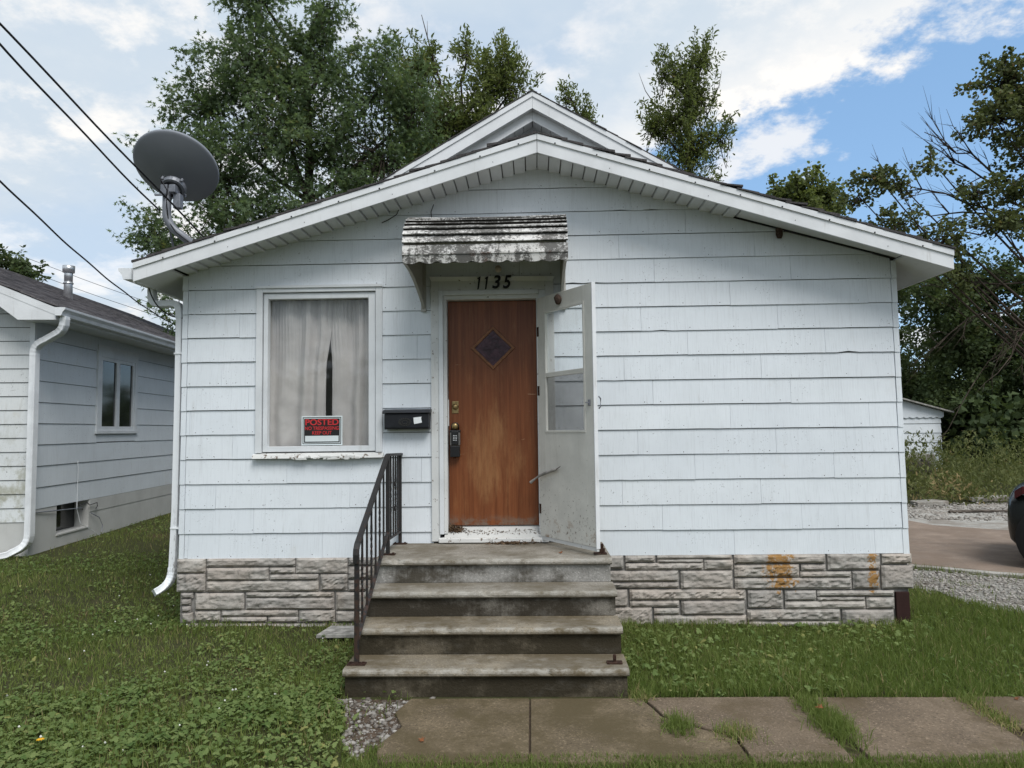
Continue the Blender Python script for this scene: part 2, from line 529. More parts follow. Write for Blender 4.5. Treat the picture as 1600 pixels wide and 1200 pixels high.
def make_glass(name, refl=0.10, tint=(1, 1, 1), film=0.0, filmc=(0.3, 0.3, 0.3)):
    mt = bpy.data.materials.new(name)
    mt.use_nodes = True
    t = mt.node_tree
    t.nodes.clear()
    tr = t.nodes.new('ShaderNodeBsdfTransparent')
    tr.inputs[0].default_value = (*tint, 1)
    gl = t.nodes.new('ShaderNodeBsdfGlossy')
    gl.inputs['Roughness'].default_value = 0.03
    fr = t.nodes.new('ShaderNodeLayerWeight')
    fr.inputs[0].default_value = 0.5
    pw_ = t.nodes.new('ShaderNodeMath')
    pw_.operation = 'POWER'
    pw_.inputs[1].default_value = 5.0
    t.links.new(fr.outputs['Facing'], pw_.inputs[0])
    ad = t.nodes.new('ShaderNodeMapRange')
    ad.inputs[3].default_value = refl
    ad.inputs[4].default_value = 0.9
    t.links.new(pw_.outputs[0], ad.inputs[0])
    mx = t.nodes.new('ShaderNodeMixShader')
    t.links.new(ad.outputs[0], mx.inputs[0])
    t.links.new(tr.outputs[0], mx.inputs[1])
    t.links.new(gl.outputs[0], mx.inputs[2])
    out = t.nodes.new('ShaderNodeOutputMaterial')
    last = mx.outputs[0]
    if film:
        n = N(t)
        df = t.nodes.new('ShaderNodeBsdfDiffuse')
        df.inputs[0].default_value = (*filmc, 1)
        m2 = t.nodes.new('ShaderNodeMixShader')
        t.links.new(n.rng(n.noise(3, 5, 0.6), 0.2, 0.8, film * 0.8, film * 1.2), m2.inputs[0])
        t.links.new(last, m2.inputs[1])
        t.links.new(df.outputs[0], m2.inputs[2])
        last = m2.outputs[0]
    t.links.new(last, out.inputs[0])
    return mt


M['glass'] = make_glass('window_glass', 0.035, (0.97, 0.97, 0.965), 0.02, (0.4, 0.4, 0.4))
M['storm_glass'] = make_glass('storm_glass', 0.08, (0.97, 0.985, 0.99))
M['screen'] = make_glass('dusty_screen', 0.0, (0.80, 0.80, 0.80), 0.30, (0.17, 0.17, 0.165))
M['dark_glass'] = simple('dark_window', (0.012, 0.014, 0.016), 0.06, 0.6)


def make_curtain():
    mt, t, b = mat_base('beige_curtain', 0.9, 0.1)
    n = N(t)
    cc = n.mix(n.rng(n.noise(4, 5, 0.6), 0.3, 0.7), (0.52, 0.50, 0.495), (0.63, 0.61, 0.60))
    t.links.new(cc, b.inputs['Base Color'])
    wv = n.math('ADD', n.noise(9, 5, 0.6), n.noise(1, 3, 0.5, n.mapv((400, 400, 40))))
    t.links.new(n.bump(wv, 0.25, 0.01), b.inputs['Normal'])
    return mt


M['curtain'] = make_curtain()
M['room'] = simple('dim_room', (0.20, 0.18, 0.16), 0.9)
M['dish'] = simple('grey_dish', (0.22, 0.235, 0.265), 0.5, 0.3, var=0.06, scale=2)
M['dish_metal'] = simple('galvanised_mount', (0.19, 0.20, 0.225), 0.45, 0.4, 0.3, var=0.2, scale=20)
M['mast'] = simple('grey_mast', (0.20, 0.21, 0.235), 0.45, 0.4, 0.2, var=0.1)
M['cable'] = simple('black_cable', (0.016, 0.016, 0.018), 0.6)
M['flue'] = simple('galvanised_flue', (0.52, 0.53, 0.54), 0.35, 0.5, 0.8, var=0.2, scale=10)
M['found'] = make_trim('painted_foundation', (0.56, 0.56, 0.54), 0.25, (0.20, 0.18, 0.15))
M['nest'] = simple('mud_nest', (0.075, 0.052, 0.042), 0.95, 0.1, var=0.4, scale=60, bump=0.8, bscale=80)
M['bark'] = simple('bark', (0.060, 0.048, 0.038), 0.95, 0.1, var=0.4, scale=8, bump=0.7, bscale=25, bdist=0.02)
M['dead_wood'] = simple('dead_wood', (0.10, 0.085, 0.072), 0.95, 0.1, var=0.4, scale=8)
M['old_board'] = simple('weathered_board', (0.30, 0.29, 0.27), 0.9, 0.1, var=0.35, scale=14, bump=0.4)
M['twig'] = simple('dry_twig', (0.19, 0.145, 0.10), 0.9, 0.1, var=0.4, scale=30)
M['litter'] = simple('leaf_litter', (0.12, 0.08, 0.05), 0.95, 0.1, var=0.5, scale=50)
M['bulb'] = simple('old_bulb', (0.42, 0.36, 0.28), 0.3, 0.5)


def make_leaf(name, c_lo, c_hi, trans=0.25, yellow=None):
    mt, t, b = mat_base(name, 0.62, 0.14)
    n = N(t)
    tint = n.attr('tint').outputs['Fac']
    cc = n.mix(tint, c_lo, c_hi)
    if yellow:
        cc = n.mix(n.rng(tint, 0.90, 0.97), cc, yellow)
    t.links.new(cc, b.inputs['Base Color'])
    tr = t.nodes.new('ShaderNodeBsdfTranslucent')
    t.links.new(n.mix(0.5, cc, (c_hi[0] * 1.5, c_hi[1] * 1.6, c_hi[2] * 0.8)), tr.inputs[0])
    mx = t.nodes.new('ShaderNodeMixShader')
    mx.inputs[0].default_value = trans
    t.links.new(b.outputs[0], mx.inputs[1])
    t.links.new(tr.outputs[0], mx.inputs[2])
    t.links.new(mx.outputs[0], t.nodes['Material Output'].inputs[0])
    return mt


M['maple'] = make_leaf('maple_leaf', (0.058, 0.092, 0.048), (0.148, 0.200, 0.102), 0.40, (0.21, 0.20, 0.06))
M['ash'] = make_leaf('ash_leaf', (0.070, 0.092, 0.034), (0.175, 0.205, 0.076), 0.40, (0.24, 0.21, 0.07))
M['oak'] = make_leaf('brown_green_leaf', (0.056, 0.076, 0.033), (0.140, 0.158, 0.068), 0.32, (0.19, 0.125, 0.055))
M['thicket'] = make_leaf('thicket_leaf', (0.038, 0.060, 0.027), (0.098, 0.128, 0.054), 0.30, (0.13, 0.12, 0.045))
M['weed'] = make_leaf('weed_leaf', (0.080, 0.100, 0.034), (0.18, 0.19, 0.075), 0.3, (0.29, 0.22, 0.11))
M['grass'] = make_leaf('grass_blade', (0.078, 0.122, 0.026), (0.215, 0.255, 0.080), 0.36, (0.34, 0.27, 0.14))
M['clover'] = make_leaf('clover_leaf', (0.080, 0.132, 0.036), (0.215, 0.265, 0.095), 0.32, (0.26, 0.26, 0.09))
M['petal_white'] = simple('white_clover_flower', (0.62, 0.62, 0.55), 0.8)
M['petal_yellow'] = simple('yellow_petal', (0.75, 0.42, 0.02), 0.6)


def make_ground():
    mt, t, b = mat_base('lawn_soil', 0.95, 0.1)
    n = N(t)
    cc = n.mix(n.rng(n.noise(14, 6, 0.65), 0.35, 0.65), (0.030, 0.036, 0.014), (0.055, 0.052, 0.026))
    far = n.rng(n.noise(0.08, 4, 0.5), 0.4, 0.6)
    cc = n.mix(n.math('MULTIPLY', far, 0.4), cc, (0.07, 0.075, 0.03))
    dry = n.math('MULTIPLY', n.rng(n.noise(1.1, 4, 0.6), 0.56, 0.68), 0.7)
    cc = n.mix(dry, cc, (0.085, 0.055, 0.035))
    t.links.new(cc, b.inputs['Base Color'])
    t.links.new(n.bump(n.noise(30, 6, 0.7), 0.6, 0.03), b.inputs['Normal'])
    return mt


M['ground'] = make_ground()
M['soil'] = simple('bare_soil', (0.075, 0.055, 0.04), 0.95, 0.1, var=0.45, scale=25, bump=0.6, bscale=50)


def make_gravel():
    mt, t, b = mat_base('gravel_stone', 0.9, 0.2)
    n = N(t)
    tint = n.attr('tint').outputs['Fac']
    cc = n.mix(tint, (0.07, 0.058, 0.048), (0.42, 0.40, 0.37))
    cc = n.mix(n.rng(n.noise(60, 4, 0.6), 0.4, 0.7), cc, n.mix(0.5, cc, (0.25, 0.21, 0.17)))
    t.links.new(cc, b.inputs['Base Color'])
    return mt


M['gravel'] = make_gravel()
M['grit'] = make_concrete('pale_grit', (0.27, 0.26, 0.235), (0.13, 0.115, 0.09), -0.08, 0.7)
M['car'] = simple('dark_grey_green_paint', (0.020, 0.023, 0.022), 0.25, 0.5, 0.3, var=0.05)
M['car_trim'] = simple('black_car_trim', (0.010, 0.010, 0.010), 0.6)
M['tyre'] = simple('tyre_rubber', (0.014, 0.014, 0.014), 0.85)
M['rim'] = simple('alloy_rim', (0.35, 0.35, 0.36), 0.35, 0.5, 0.8)
M['tail'] = simple('red_tail_lamp', (0.07, 0.008, 0.008), 0.2, 0.5)
M['far_wood'] = M['thicket']
M['brick'] = simple('far_red', (0.28, 0.09, 0.06), 0.9)


# ------------------------------------------------------------------ mesh helpers
def worldloc(o):
    v = Vector((0, 0, 0))
    while o is not None:
        v += o.location
        o = o.parent
    return v


def tag(o, label=None, cat=None, group=None, kind=None):
    if label:
        o['label'] = label
    if cat:
        o['category'] = cat
    if group:
        o['group'] = group
    if kind:
        o['kind'] = kind
    return o


def thing(name, label, cat, loc, group=None):
    o = bpy.data.objects.new(name, None)
    o.empty_display_size = 0.1
    o.location = loc
    col.objects.link(o)
    return tag(o, label, cat, group)


class MB:
    def __init__(s, tf=None):
        s.v, s.f, s.mi = [], [], []
        s.tf = tf
        s.cur = 0

    def add(s, verts, faces):
        k = len(s.v)
        s.v += [tuple(p) for p in verts]
        s.f += [tuple(i + k for i in f) for f in faces]
        s.mi += [s.cur] * len(faces)
        return s

    def box(s, x0, x1, y0, y1, z0, z1):
        p = [(x, y, z) for z in (z0, z1) for y in (y0, y1) for x in (x0, x1)]
        return s.add(p, [(0, 2, 3, 1), (4, 5, 7, 6), (0, 1, 5, 4), (2, 6, 7, 3), (0, 4, 6, 2), (1, 3, 7, 5)])

    def prism(s, a, b):
        """two matching rings of points joined into a closed solid"""
        n = len(a)
        f = [tuple(range(n)), tuple(range(2 * n - 1, n - 1, -1))]
        f += [(i, i + n, (i + 1) % n + n, (i + 1) % n) for i in range(n)]
        return s.add(list(a) + list(b), f)

    def loft(s, rings, caps=True, closed=True):
        n = len(rings[0])
        v = [p for r in rings for p in r]
        f = []
        for k in range(len(rings) - 1):
            for i in range(n if closed else n - 1):
                j = (i + 1) % n
                f.append((k * n + i, k * n + j, (k + 1) * n + j, (k + 1) * n + i))
        if caps:
            f.append(tuple(range(n - 1, -1, -1)))
            f.append(tuple(range((len(rings) - 1) * n, len(rings) * n)))
        return s.add(v, f)

    def tube(s, path, r, n=8, sx=1.0, twist=0.0, square=False):
        path = [Vector(p) for p in path]
        rr = r if hasattr(r, '__len__') else [r] * len(path)
        rings = []
        up = Vector((0, 0, 1))
        d0 = (path[1] - path[0]).normalized()
        if abs(d0.z) > 0.9:
            up = Vector((0, 1, 0))
        for i, p in enumerate(path):
            a = path[max(0, i - 1)]
            b = path[min(len(path) - 1, i + 1)]
            d = (b - a).normalized()
            x = d.cross(up)
            if x.length < 1e-4:
                x = Vector((1, 0, 0))
            x.normalize()
            y = x.cross(d).normalized()
            ring = []
            for k in range(n):
                t = 2 * math.pi * (k + (0.5 if n == 4 else 0)) / n + twist * i
                ring.append(p + x * math.cos(t) * rr[i] * sx + y * math.sin(t) * rr[i])
            rings.append(ring)
        return s.loft(rings)

    def lathe(s, prof, axis_o, ax, n=20, cap=False):
        """prof: (distance along axis, radius)"""
        ax = Vector(ax).normalized()
        t = Vector((0, 0, 1)) if abs(ax.z) < 0.9 else Vector((1, 0, 0))
        x = ax.cross(t).normalized()
        y = ax.cross(x).normalized()
        o = Vector(axis_o)
        rings = [[o + ax * d + (x * math.cos(2 * math.pi * k / n) + y * math.sin(2 * math.pi * k / n)) * r
                  for k in range(n)] for d, r in prof]
        return s.loft(rings, caps=True)

    def build(s, name, mats, parent=None, smooth=False, bevel=0.0, seg=2, loc=None):
        if not isinstance(mats, (list, tuple)):
            mats = [mats]
        v = s.v
        if s.tf:
            v = [s.tf(p) for p in v]
        o0 = worldloc(parent) if parent else Vector(loc or (0, 0, 0))
        v = [(p[0] - o0[0], p[1] - o0[1], p[2] - o0[2]) for p in v]
        me = bpy.data.meshes.new(name)
        me.from_pydata(v, [], s.f)
        for mt in mats:
            me.materials.append(mt)
        if len(mats) > 1:
            me.polygons.foreach_set('material_index', s.mi)
        if smooth:
            me.polygons.foreach_set('use_smooth', [True] * len(s.f))
        me.update()
        import bmesh
        bm = bmesh.new()
        bm.from_mesh(me)
        bmesh.ops.recalc_face_normals(bm, faces=bm.faces)
        bm.to_mesh(me)
        bm.free()
        o = bpy.data.objects.new(name, me)
        col.objects.link(o)
        if parent:
            o.parent = parent
        elif loc:
            o.location = loc
        if bevel:
            md = o.modifiers.new('bevel', 'BEVEL')
            md.width = bevel
            md.segments = seg
            md.limit_method = 'ANGLE'
        return o


def np_mesh(name, verts, nper, mat, parent=None, tint=None, loc=None, tris=None):
    """verts: (N, K, 3) one K-gon per item, or faces given per item by tris pattern"""
    N_, K = verts.shape[:2]
    o0 = np.array(worldloc(parent)) if parent else np.array(loc or (0, 0, 0))
    v = (verts.reshape(-1, 3) - o0).astype(np.float32)
    me = bpy.data.meshes.new(name)
    me.vertices.add(len(v))
    me.vertices.foreach_set('co', v.ravel())
    pats = nper if isinstance(nper, list) else [list(range(K))]
    base = (np.arange(N_) * K)
    loops, starts, tots = [], [], []
    cursor = 0
    per = sum(len(p) for p in pats)
    allp = np.concatenate([np.array(p) for p in pats])
    loops = (base[:, None] + allp[None, :]).ravel()
    st = np.cumsum([0] + [len(p) for p in pats[:-1]])
    starts = (np.arange(N_)[:, None] * per + st[None, :]).ravel()
    tots = np.tile([len(p) for p in pats], N_)
    me.loops.add(len(loops))
    me.loops.foreach_set('vertex_index', loops.astype(np.int32))
    me.polygons.add(len(starts))
    me.polygons.foreach_set('loop_start', starts.astype(np.int32))
    me.polygons.foreach_set('loop_total', tots.astype(np.int32))
    me.materials.append(mat)
    if tint is not None:
        a = me.attributes.new('tint', 'FLOAT', 'POINT')
        a.data.foreach_set('value', np.repeat(tint, K).astype(np.float32))
    me.update(calc_edges=True)
    o = bpy.data.objects.new(name, me)
    col.objects.link(o)
    if parent:
        o.parent = parent
    elif loc:
        o.location = loc
    return o


def text_mesh(name, body, mat, parent, size, loc, width=None, bold=0.0, shear=0.0, depth=0.001, align='CENTER'):
    cu = bpy.data.curves.new(name, 'FONT')
    cu.body = body
    cu.size = size
    cu.align_x = align
    cu.align_y = 'CENTER'
    cu.offset = bold
    cu.shear = shear
    cu.extrude = depth
    tmp = bpy.data.objects.new('tmp_text', cu)
    col.objects.link(tmp)
    dg = bpy.context.evaluated_depsgraph_get()
    dg.update()
    me = bpy.data.meshes.new_from_object(tmp.evaluated_get(dg))
    bpy.data.objects.remove(tmp)
    bpy.data.curves.remove(cu)
    co = np.empty(len(me.vertices) * 3)
    me.vertices.foreach_get('co', co)
    co = co.reshape(-1, 3)
    if width:
        w = co[:, 0].max() - co[:, 0].min()
        co[:, 0] *= width / w
    o0 = worldloc(parent)
    out = np.stack([co[:, 0] + loc[0] - o0[0], -co[:, 2] + loc[1] - o0[1], co[:, 1] + loc[2] - o0[2]], 1)
    me.vertices.foreach_set('co', out.ravel())
    me.materials.clear()
    me.materials.append(mat)
    me.name = name
    me.update()
    o = bpy.data.objects.new(name, me)
    col.objects.link(o)
    o.parent = parent
    return o


def clip(poly, a, b, c):
    """keep a*x + b*z <= c"""
    out = []
    for i in range(len(poly)):
        p, q = poly[i], poly[(i + 1) % len(poly)]
        dp, dq = a * p[0] + b * p[1] - c, a * q[0] + b * q[1] - c
        if dp <= 0:
            out.append(p)
        if dp * dq < 0:
            t = dp / (dp - dq)
            out.append((p[0] + (q[0] - p[0]) * t, p[1] + (q[1] - p[1]) * t))
    return out


# ------------------------------------------------------------------ ground
def sstep(a, b, x):
    t = np.clip((x - a) / (b - a), 0, 1)
    return t * t * (3 - 2 * t)


def gz(x, y):
    x = np.asarray(x, float)
    y = np.asarray(y, float)
    z = 0.25 * sstep(-3.3, -6.4, x) + 0.03 * sstep(2, 9, y) * sstep(-3.3, -6.0, x)
    z = z + 0.012 * np.sin(x * 2.1 + 0.7) * np.cos(y * 1.7) * sstep(0.2, 1.2, np.abs(x + 0.3) - 1.0)
    z = z - 0.02 * sstep(1.0, 2.5, x) * sstep(-1.6, -0.3, y) * sstep(3.5, 2.5, y)
    return z


def grid_sheet(name, xs, ys, zoff, mat, maskf=None):
    X, Y = np.meshgrid(xs, ys)
    Z = gz(X, Y) + zoff
    nx, ny = len(xs), len(ys)
    v = np.stack([X, Y, Z], -1).reshape(-1, 3)
    f = []
    for j in range(ny - 1):
        for i in range(nx - 1):
            if maskf and not maskf((xs[i] + xs[i + 1]) / 2, (ys[j] + ys[j + 1]) / 2):
                continue
            a = j * nx + i
            f.append((a, a + 1, a + nx + 1, a + nx))
    me = bpy.data.meshes.new(name)
    me.from_pydata(v.tolist(), [], f)
    me.polygons.foreach_set('use_smooth', [True] * len(f))
    me.materials.append(mat)
    me.update()
    o = bpy.data.objects.new(name, me)
    col.objects.link(o)
    return o


far_n = [-1500, -700, -300, -150, -80, -45, -28, -18, -12]
xs = np.array(far_n + list(np.arange(-9, 12.01, 0.3)) + [14, 18, 25, 40, 80, 150, 300, 700, 1500])
ys = np.array(far_n + list(np.arange(-8, 12.01, 0.3)) + [14, 18, 25, 40, 80, 150, 300, 700, 1500])
tag(grid_sheet('ground', xs, ys, 0.0, M['ground']), kind='structure')

# sidewalk: separate cast slabs with open joints
walk = MB().box(-0.98, 6.4, -2.68, -1.765, -0.06, 0.004).build('sidewalk', M['soil'])
tag(walk, kind='structure')


def slab(poly, z1, mat, tilt=0.0):
    mb = MB()
    cx = sum(p[0] for p in poly) / len(poly)
    mb.prism([(p[0], p[1], -0.05) for p in poly], [(p[0], p[1], z1 + tilt * (p[0] - cx)) for p in poly])
    return mb.build('slab', mat, walk, bevel=0.008, seg=2)


slab([(-0.80, -1.775), (-0.047, -1.772), (-0.045, -2.64), (-0.83, -2.64), (-0.87, -2.45), (-0.78, -2.2), (-0.86, -2.0)], 0.022, M['walk_mossy'])
slab([(-0.039, -1.772), (0.655, -1.772), (0.70, -1.92), (0.735, -2.06), (0.93, -2.24), (1.08, -2.33), (1.09, -2.64), (-0.036, -2.64)], 0.022, M['walk_mossy'], 0.002)
slab([(0.672, -1.770), (1.615, -1.768), (1.625, -2.1), (1.61, -2.64), (1.105, -2.64), (1.095, -2.325), (0.945, -2.225), (0.75, -2.05), (0.715, -1.91)], 0.026, M['walk'], 0.004)
slab([(1.70, -1.765), (2.64, -1.76), (2.63, -2.1), (2.60, -2.64), (1.71, -2.64), (1.70, -2.15)], 0.022, M['walk'], -0.003)
slab([(2.72, -1.76), (3.75, -1.75), (3.75, -2.5), (2.70, -2.5), (2.71, -2.1)], 0.024, M['walk'], 0.002)
slab([(3.79, -1.75), (4.9, -1.75), (4.9, -2.5), (3.79, -2.5)], 0.022, M['walk'])

# driveway
dr_poly = [(3.9, 3.3), (4.3, 2.6), (5.2, 1.95), (6.5, 1.3), (9.0, 0.6), (16, -0.5), (18, 9.5), (9.3, 9.0), (6.6, 8.2), (4.0, 7.5)]
drive = MB().prism([(x, y, -0.05) for x, y in dr_poly], [(x, y, 0.020) for x, y in dr_poly]).build('driveway', M['drive_grit'])
tag(drive, kind='structure')
for poly in ([(4.0, 3.35), (4.4, 2.7), (5.3, 2.06), (6.5, 1.5), (8.6, 1.1), (8.9, 3.8), (6.6, 3.9), (4.1, 4.0)],
             [(4.1, 4.04), (6.6, 3.94), (8.9, 3.84), (9.1, 5.0), (7.4, 5.3), (6.7, 5.9), (6.6, 6.6), (4.1, 6.7)],
             [(8.64, 1.09), (13, 0.3), (13.3, 3.6), (8.94, 3.8)]):
    MB().prism([(x, y, -0.04) for x, y in poly], [(x, y, 0.027) for x, y in poly]).build('slab', M['drive'], drive, bevel=0.006)

# ------------------------------------------------------------------ house
house = thing('house', 'small white shingled house with low front gable and brown front door', 'house', (0.03, 0, 0))
XL, XR, ZB, S = -3.1965, 3.2666, 0.600, 0.2215
PX = 0.07                                   # ridge
WIN = (-2.50, -1.365, 1.50, 3.045)          # openings behind the casings
DOOR = (-0.895, 0.195, 0.66, 3.105)


def soff(x):
    return 4.12 - 0.287 * abs(x - PX)


def ftop(x):
    return 4.281 - (0.302 if x < PX else 0.312) * abs(x - PX)


# structural core behind the shingles, with the openings left open
mb = MB()
for (a, b, c, d) in ((XL + .01, WIN[0] + .06, 0.05, 3.09), (WIN[1] - .06, DOOR[0] + .06, 0.05, 3.09), (DOOR[1] - .06, XR - .01, 0.05, 3.12),
                     (WIN[0] + .06, WIN[1] - .06, 0.05, WIN[2] + .05), (WIN[0] + .06, WIN[1] - .06, WIN[3] - .05, 3.09),
                     (DOOR[0] + .06, DOOR[1] - .06, 0.05, .70), (DOOR[0] + .06, DOOR[1] - .06, 2.97, 3.09)):
    mb.box(a, b, 0.012, 0.075, c, d)
g = [(XL + .01, 3.09), (XR - .01, 3.12), (XR - .01, soff(XR) - .0), (PX, 4.12), (XL + .01, soff(XL) - .0)]
mb.prism([(x, 0.012, z) for x, z in g], [(x, 0.11, z) for x, z in g])
mb.box(XL + .01, XL + .11, 0.11, 10.9, 0.05, 3.05)
mb.box(XR - .11, XR - .01, 0.11, 10.9, 0.05, 3.05)
mb.box(XL + .01, XR - .01, 10.9, 11.0, 0.05, 3.05)
mb.box(XL + .11, XR - .11, 0.11, 10.9, 0.62, 0.68)
wall = mb.build('wall', M['gap'], house)
# room faces seen through the curtain gap
mb = MB().box(-3.08, 3.15, 2.6, 2.65, 0.7, 3.0).box(-3.08, 3.15, 0.12, 2.6, 2.95, 3.0)
mb.build('inner_wall', M['room'], house)


def shingle(polys, yb, yt, z0, z1, parent, mat, ax='y', pos=0.0, sgn=1):
    """a lapped board: polygon in the wall plane, proud at the foot (yb) and tucked in at the head (yt)"""
    def depth(z):
        t = (z - z0) / max(1e-6, z1 - z0)
        return yb + (yt - yb) * t
    mb = MB()
    if ax == 'y':
        mb.prism([(x, depth(z), z) for x, z in polys], [(x, 0.0105, z) for x, z in polys])
    else:
        mb.prism([(pos + sgn * -depth(z), x, z) for x, z in polys], [(pos - sgn * 0.009, x, z) for x, z in polys])
    return mb.build('shingle', mat, parent)


OPEN = [WIN, DOOR]


def cut_rect(r, holes):
    rs = [r]
    for (hx0, hx1, hz0, hz1) in holes:
        nr = []
        for (a, b, c, d) in rs:
            if b <= hx0 or a >= hx1 or d <= hz0 or c >= hz1:
                nr.append((a, b, c, d))
                continue
            if a < hx0:
                nr.append((a, hx0, c, d))
            if b > hx1:
                nr.append((hx1, b, c, d))
            if c < hz0:
                nr.append((max(a, hx0), min(b, hx1), c, hz0))
            if d > hz1:
                nr.append((max(a, hx0), min(b, hx1), hz1, d))
        rs = nr
    return rs


srnd = random.Random(5)
nail_pts = []
i = 0
while ZB + i * S < 4.12:
    z0 = ZB + i * S
    z1 = z0 + S - 0.0042
    off = [0.02, 0.62, 0.27, 0.90, 0.45][i % 5] + srnd.uniform(-.05, .05)
    x = XL + 0.045 + off - 1.22
    cuts = []
    while x < XR:
        cuts.append(x)
        x += 1.22
    ends = [max(c, XL + 0.045) for c in cuts] + [XR - 0.045]
    for a, b in zip(ends[:-1], ends[1:]):
        if b - a < 0.02:
            continue
        wob = srnd.uniform(-.0025, .0025)
        for (p, q, c, d) in cut_rect((a + .0010, b - .0010, z0 + wob, z1 + wob * 0.5), OPEN):
            if q - p < .015 or d - c < .01:
                continue
            nb_ = max(2, int((q - p) / .09))
            poly = [(p + (q - p) * e_ / nb_, c + .0022 * mnoise.noise(Vector((p * 3 + (q - p) * e_ / nb_ * 9, i * 2.7, 1.0))) + (srnd.uniform(.004, .011) if srnd.random() < .012 else 0)) for e_ in range(nb_ + 1)] + [(q, d), (p, d)]
            nail_pts += [(p + (q - p) * t_ + srnd.uniform(-.03, .03), c + srnd.uniform(.018, .03)) for t_ in (.06, .34, .66, .94) if (q - p) > .25 and srnd.random() < .8]
            poly = clip(poly, -0.287, 1, 4.118 - 0.287 * PX)
            poly = clip(poly, 0.287, 1, 4.118 + 0.287 * PX)
            if len(poly) < 3:
                continue
            shingle(poly, -0.013 + srnd.uniform(-.002, .001), -0.003, z0, z1, wall, M['siding'])
    i += 1
mb = MB()
for (x, z) in nail_pts:
    if z < soff(x) - .04:
        mb.lathe([(0, .0042), (.0022, .003)], (x, -0.0115, z), (0, -1, 0), 6)
tag(mb.build('nail_heads', M['rust'], house), kind='stuff')
# corner strips: short lengths, one for each course
for sx, x0, x1 in ((-1, XL - 0.006, XL + 0.042), (1, XR - 0.042, XR + 0.006)):
    for k in range(12):
        z0 = ZB + k * S - 0.004
        z1 = min(z0 + S - 0.003, soff(x0 if sx < 0 else x1) - 0.01)
        mb = MB()
        j = srnd.uniform(-.003, .003)
        mb.prism([(x0 + j, -0.016, z0), (x1, -0.016, z0), (x1, -0.009, z1), (x0 + j, -0.009, z1)],
                 [(x0 + j, 0.0115, z0), (x1, 0.0115, z0), (x1, 0.0115, z1), (x0 + j, 0.0115, z1)])
        mb.build('corner_strip', M['siding'], wall)
# side walls: long courses
for sgn, X0 in ((-1, XL + .012), (1, XR - .012)):
    for k in range(11):
        z0 = ZB + k * S
        z1 = z0 + S - .006
        ya = 0.02
        while ya < 10.9:
            yb = min(10.95, ya + (2.44 if ya > .1 or k % 2 else 1.22))
            poly = [(ya, z0), (yb - .003, z0), (yb - .003, z1), (ya, z1)]
            shingle(poly, -0.013, -0.003, z0, z1, wall, M['siding'], 'x', X0 - sgn * 0.009, sgn)
            ya = yb

# foundation
found = MB().box(XL + .02, XR - .03, -0.004, 0.14, -0.12, 0.597).box(XL + .02, XL + .14, 0.14, 10.9, -0.12, 0.597).box(
    XR - .14, XR - .02, 0.14, 10.9, -0.12, 0.597).build('foundation', M['mortar'], house)
LS = "-3.21,0.472,-2.95,0.598 -3.21,0.307,-2.95,0.466 -2.94,0.527,-2.14,0.598 -2.94,0.405,-2.38,0.515 -2.37,0.463,-2.14,0.514 -2.13,0.464,-1.67,0.598 -2.37,0.405,-1.93,0.455 -1.91,0.314,-1.67,0.454 -2.94,0.307,-1.93,0.399 -1.66,0.532,-1.43,0.598 -1.66,0.416,-1.43,0.520 -1.66,0.309,-1.43,0.400 -1.42,0.46,-1.26,0.598 -1.42,0.309,-1.26,0.45 -3.17,0.251,-3.06,0.297 -3.17,0.190,-3.08,0.244 -3.16,0.131,-3.08,0.181 -3.16,0.034,-3.06,0.123 -3.04,0.148,-2.60,0.294 -2.58,0.255,-1.79,0.299 -2.58,0.149,-1.79,0.249 -1.77,0.142,-1.41,0.294 -3.04,0.048,-2.81,0.139 -2.80,0.089,-2.11,0.143 -2.80,0.040,-2.39,0.082 -2.10,0.036,-1.78,0.140 -2.38,0.036,-2.11,0.083 -1.77,0.036,-1.41,0.132 -1.40,0.142,-1.26,0.294 -1.40,0.036,-1.26,0.132 -3.12,-0.04,-2.40,0.026 -2.38,-0.05,-1.85,0.024 -1.83,-0.05,-1.27,0.022"
RS = "0.60,0.488,0.78,0.598 0.80,0.543,1.06,0.598 1.08,0.568,1.73,0.598 1.08,0.535,1.48,0.562 0.80,0.475,1.48,0.531 1.49,0.473,1.74,0.556 0.60,0.372,1.26,0.466 0.60,0.317,1.26,0.366 1.28,0.309,1.73,0.462 1.75,0.523,2.54,0.598 1.75,0.405,2.31,0.512 2.33,0.459,2.54,0.509 2.32,0.401,2.76,0.448 1.75,0.300,2.76,0.395 2.56,0.464,3.01,0.598 2.77,0.302,3.00,0.452 3.03,0.514,3.285,0.597 3.02,0.300,3.29,0.499 0.60,0.159,0.81,0.303 0.83,0.214,1.84,0.302 0.83,0.153,1.26,0.206 1.28,0.085,1.83,0.203 0.60,-0.005,1.02,0.148 1.04,0.088,1.26,0.141 1.04,-0.009,1.84,0.077 1.86,0.140,2.16,0.291 2.18,0.202,2.45,0.286 2.46,0.236,3.12,0.284 2.46,0.198,2.87,0.229 2.18,0.131,2.87,0.193 2.88,0.130,3.12,0.224 1.85,0.030,2.65,0.125 1.85,-0.023,2.65,0.022 2.67,-0.025,3.11,0.120 0.62,-0.09,1.4,-0.022 1.42,-0.09,2.3,-0.04 2.32,-0.09,3.16,-0.045"


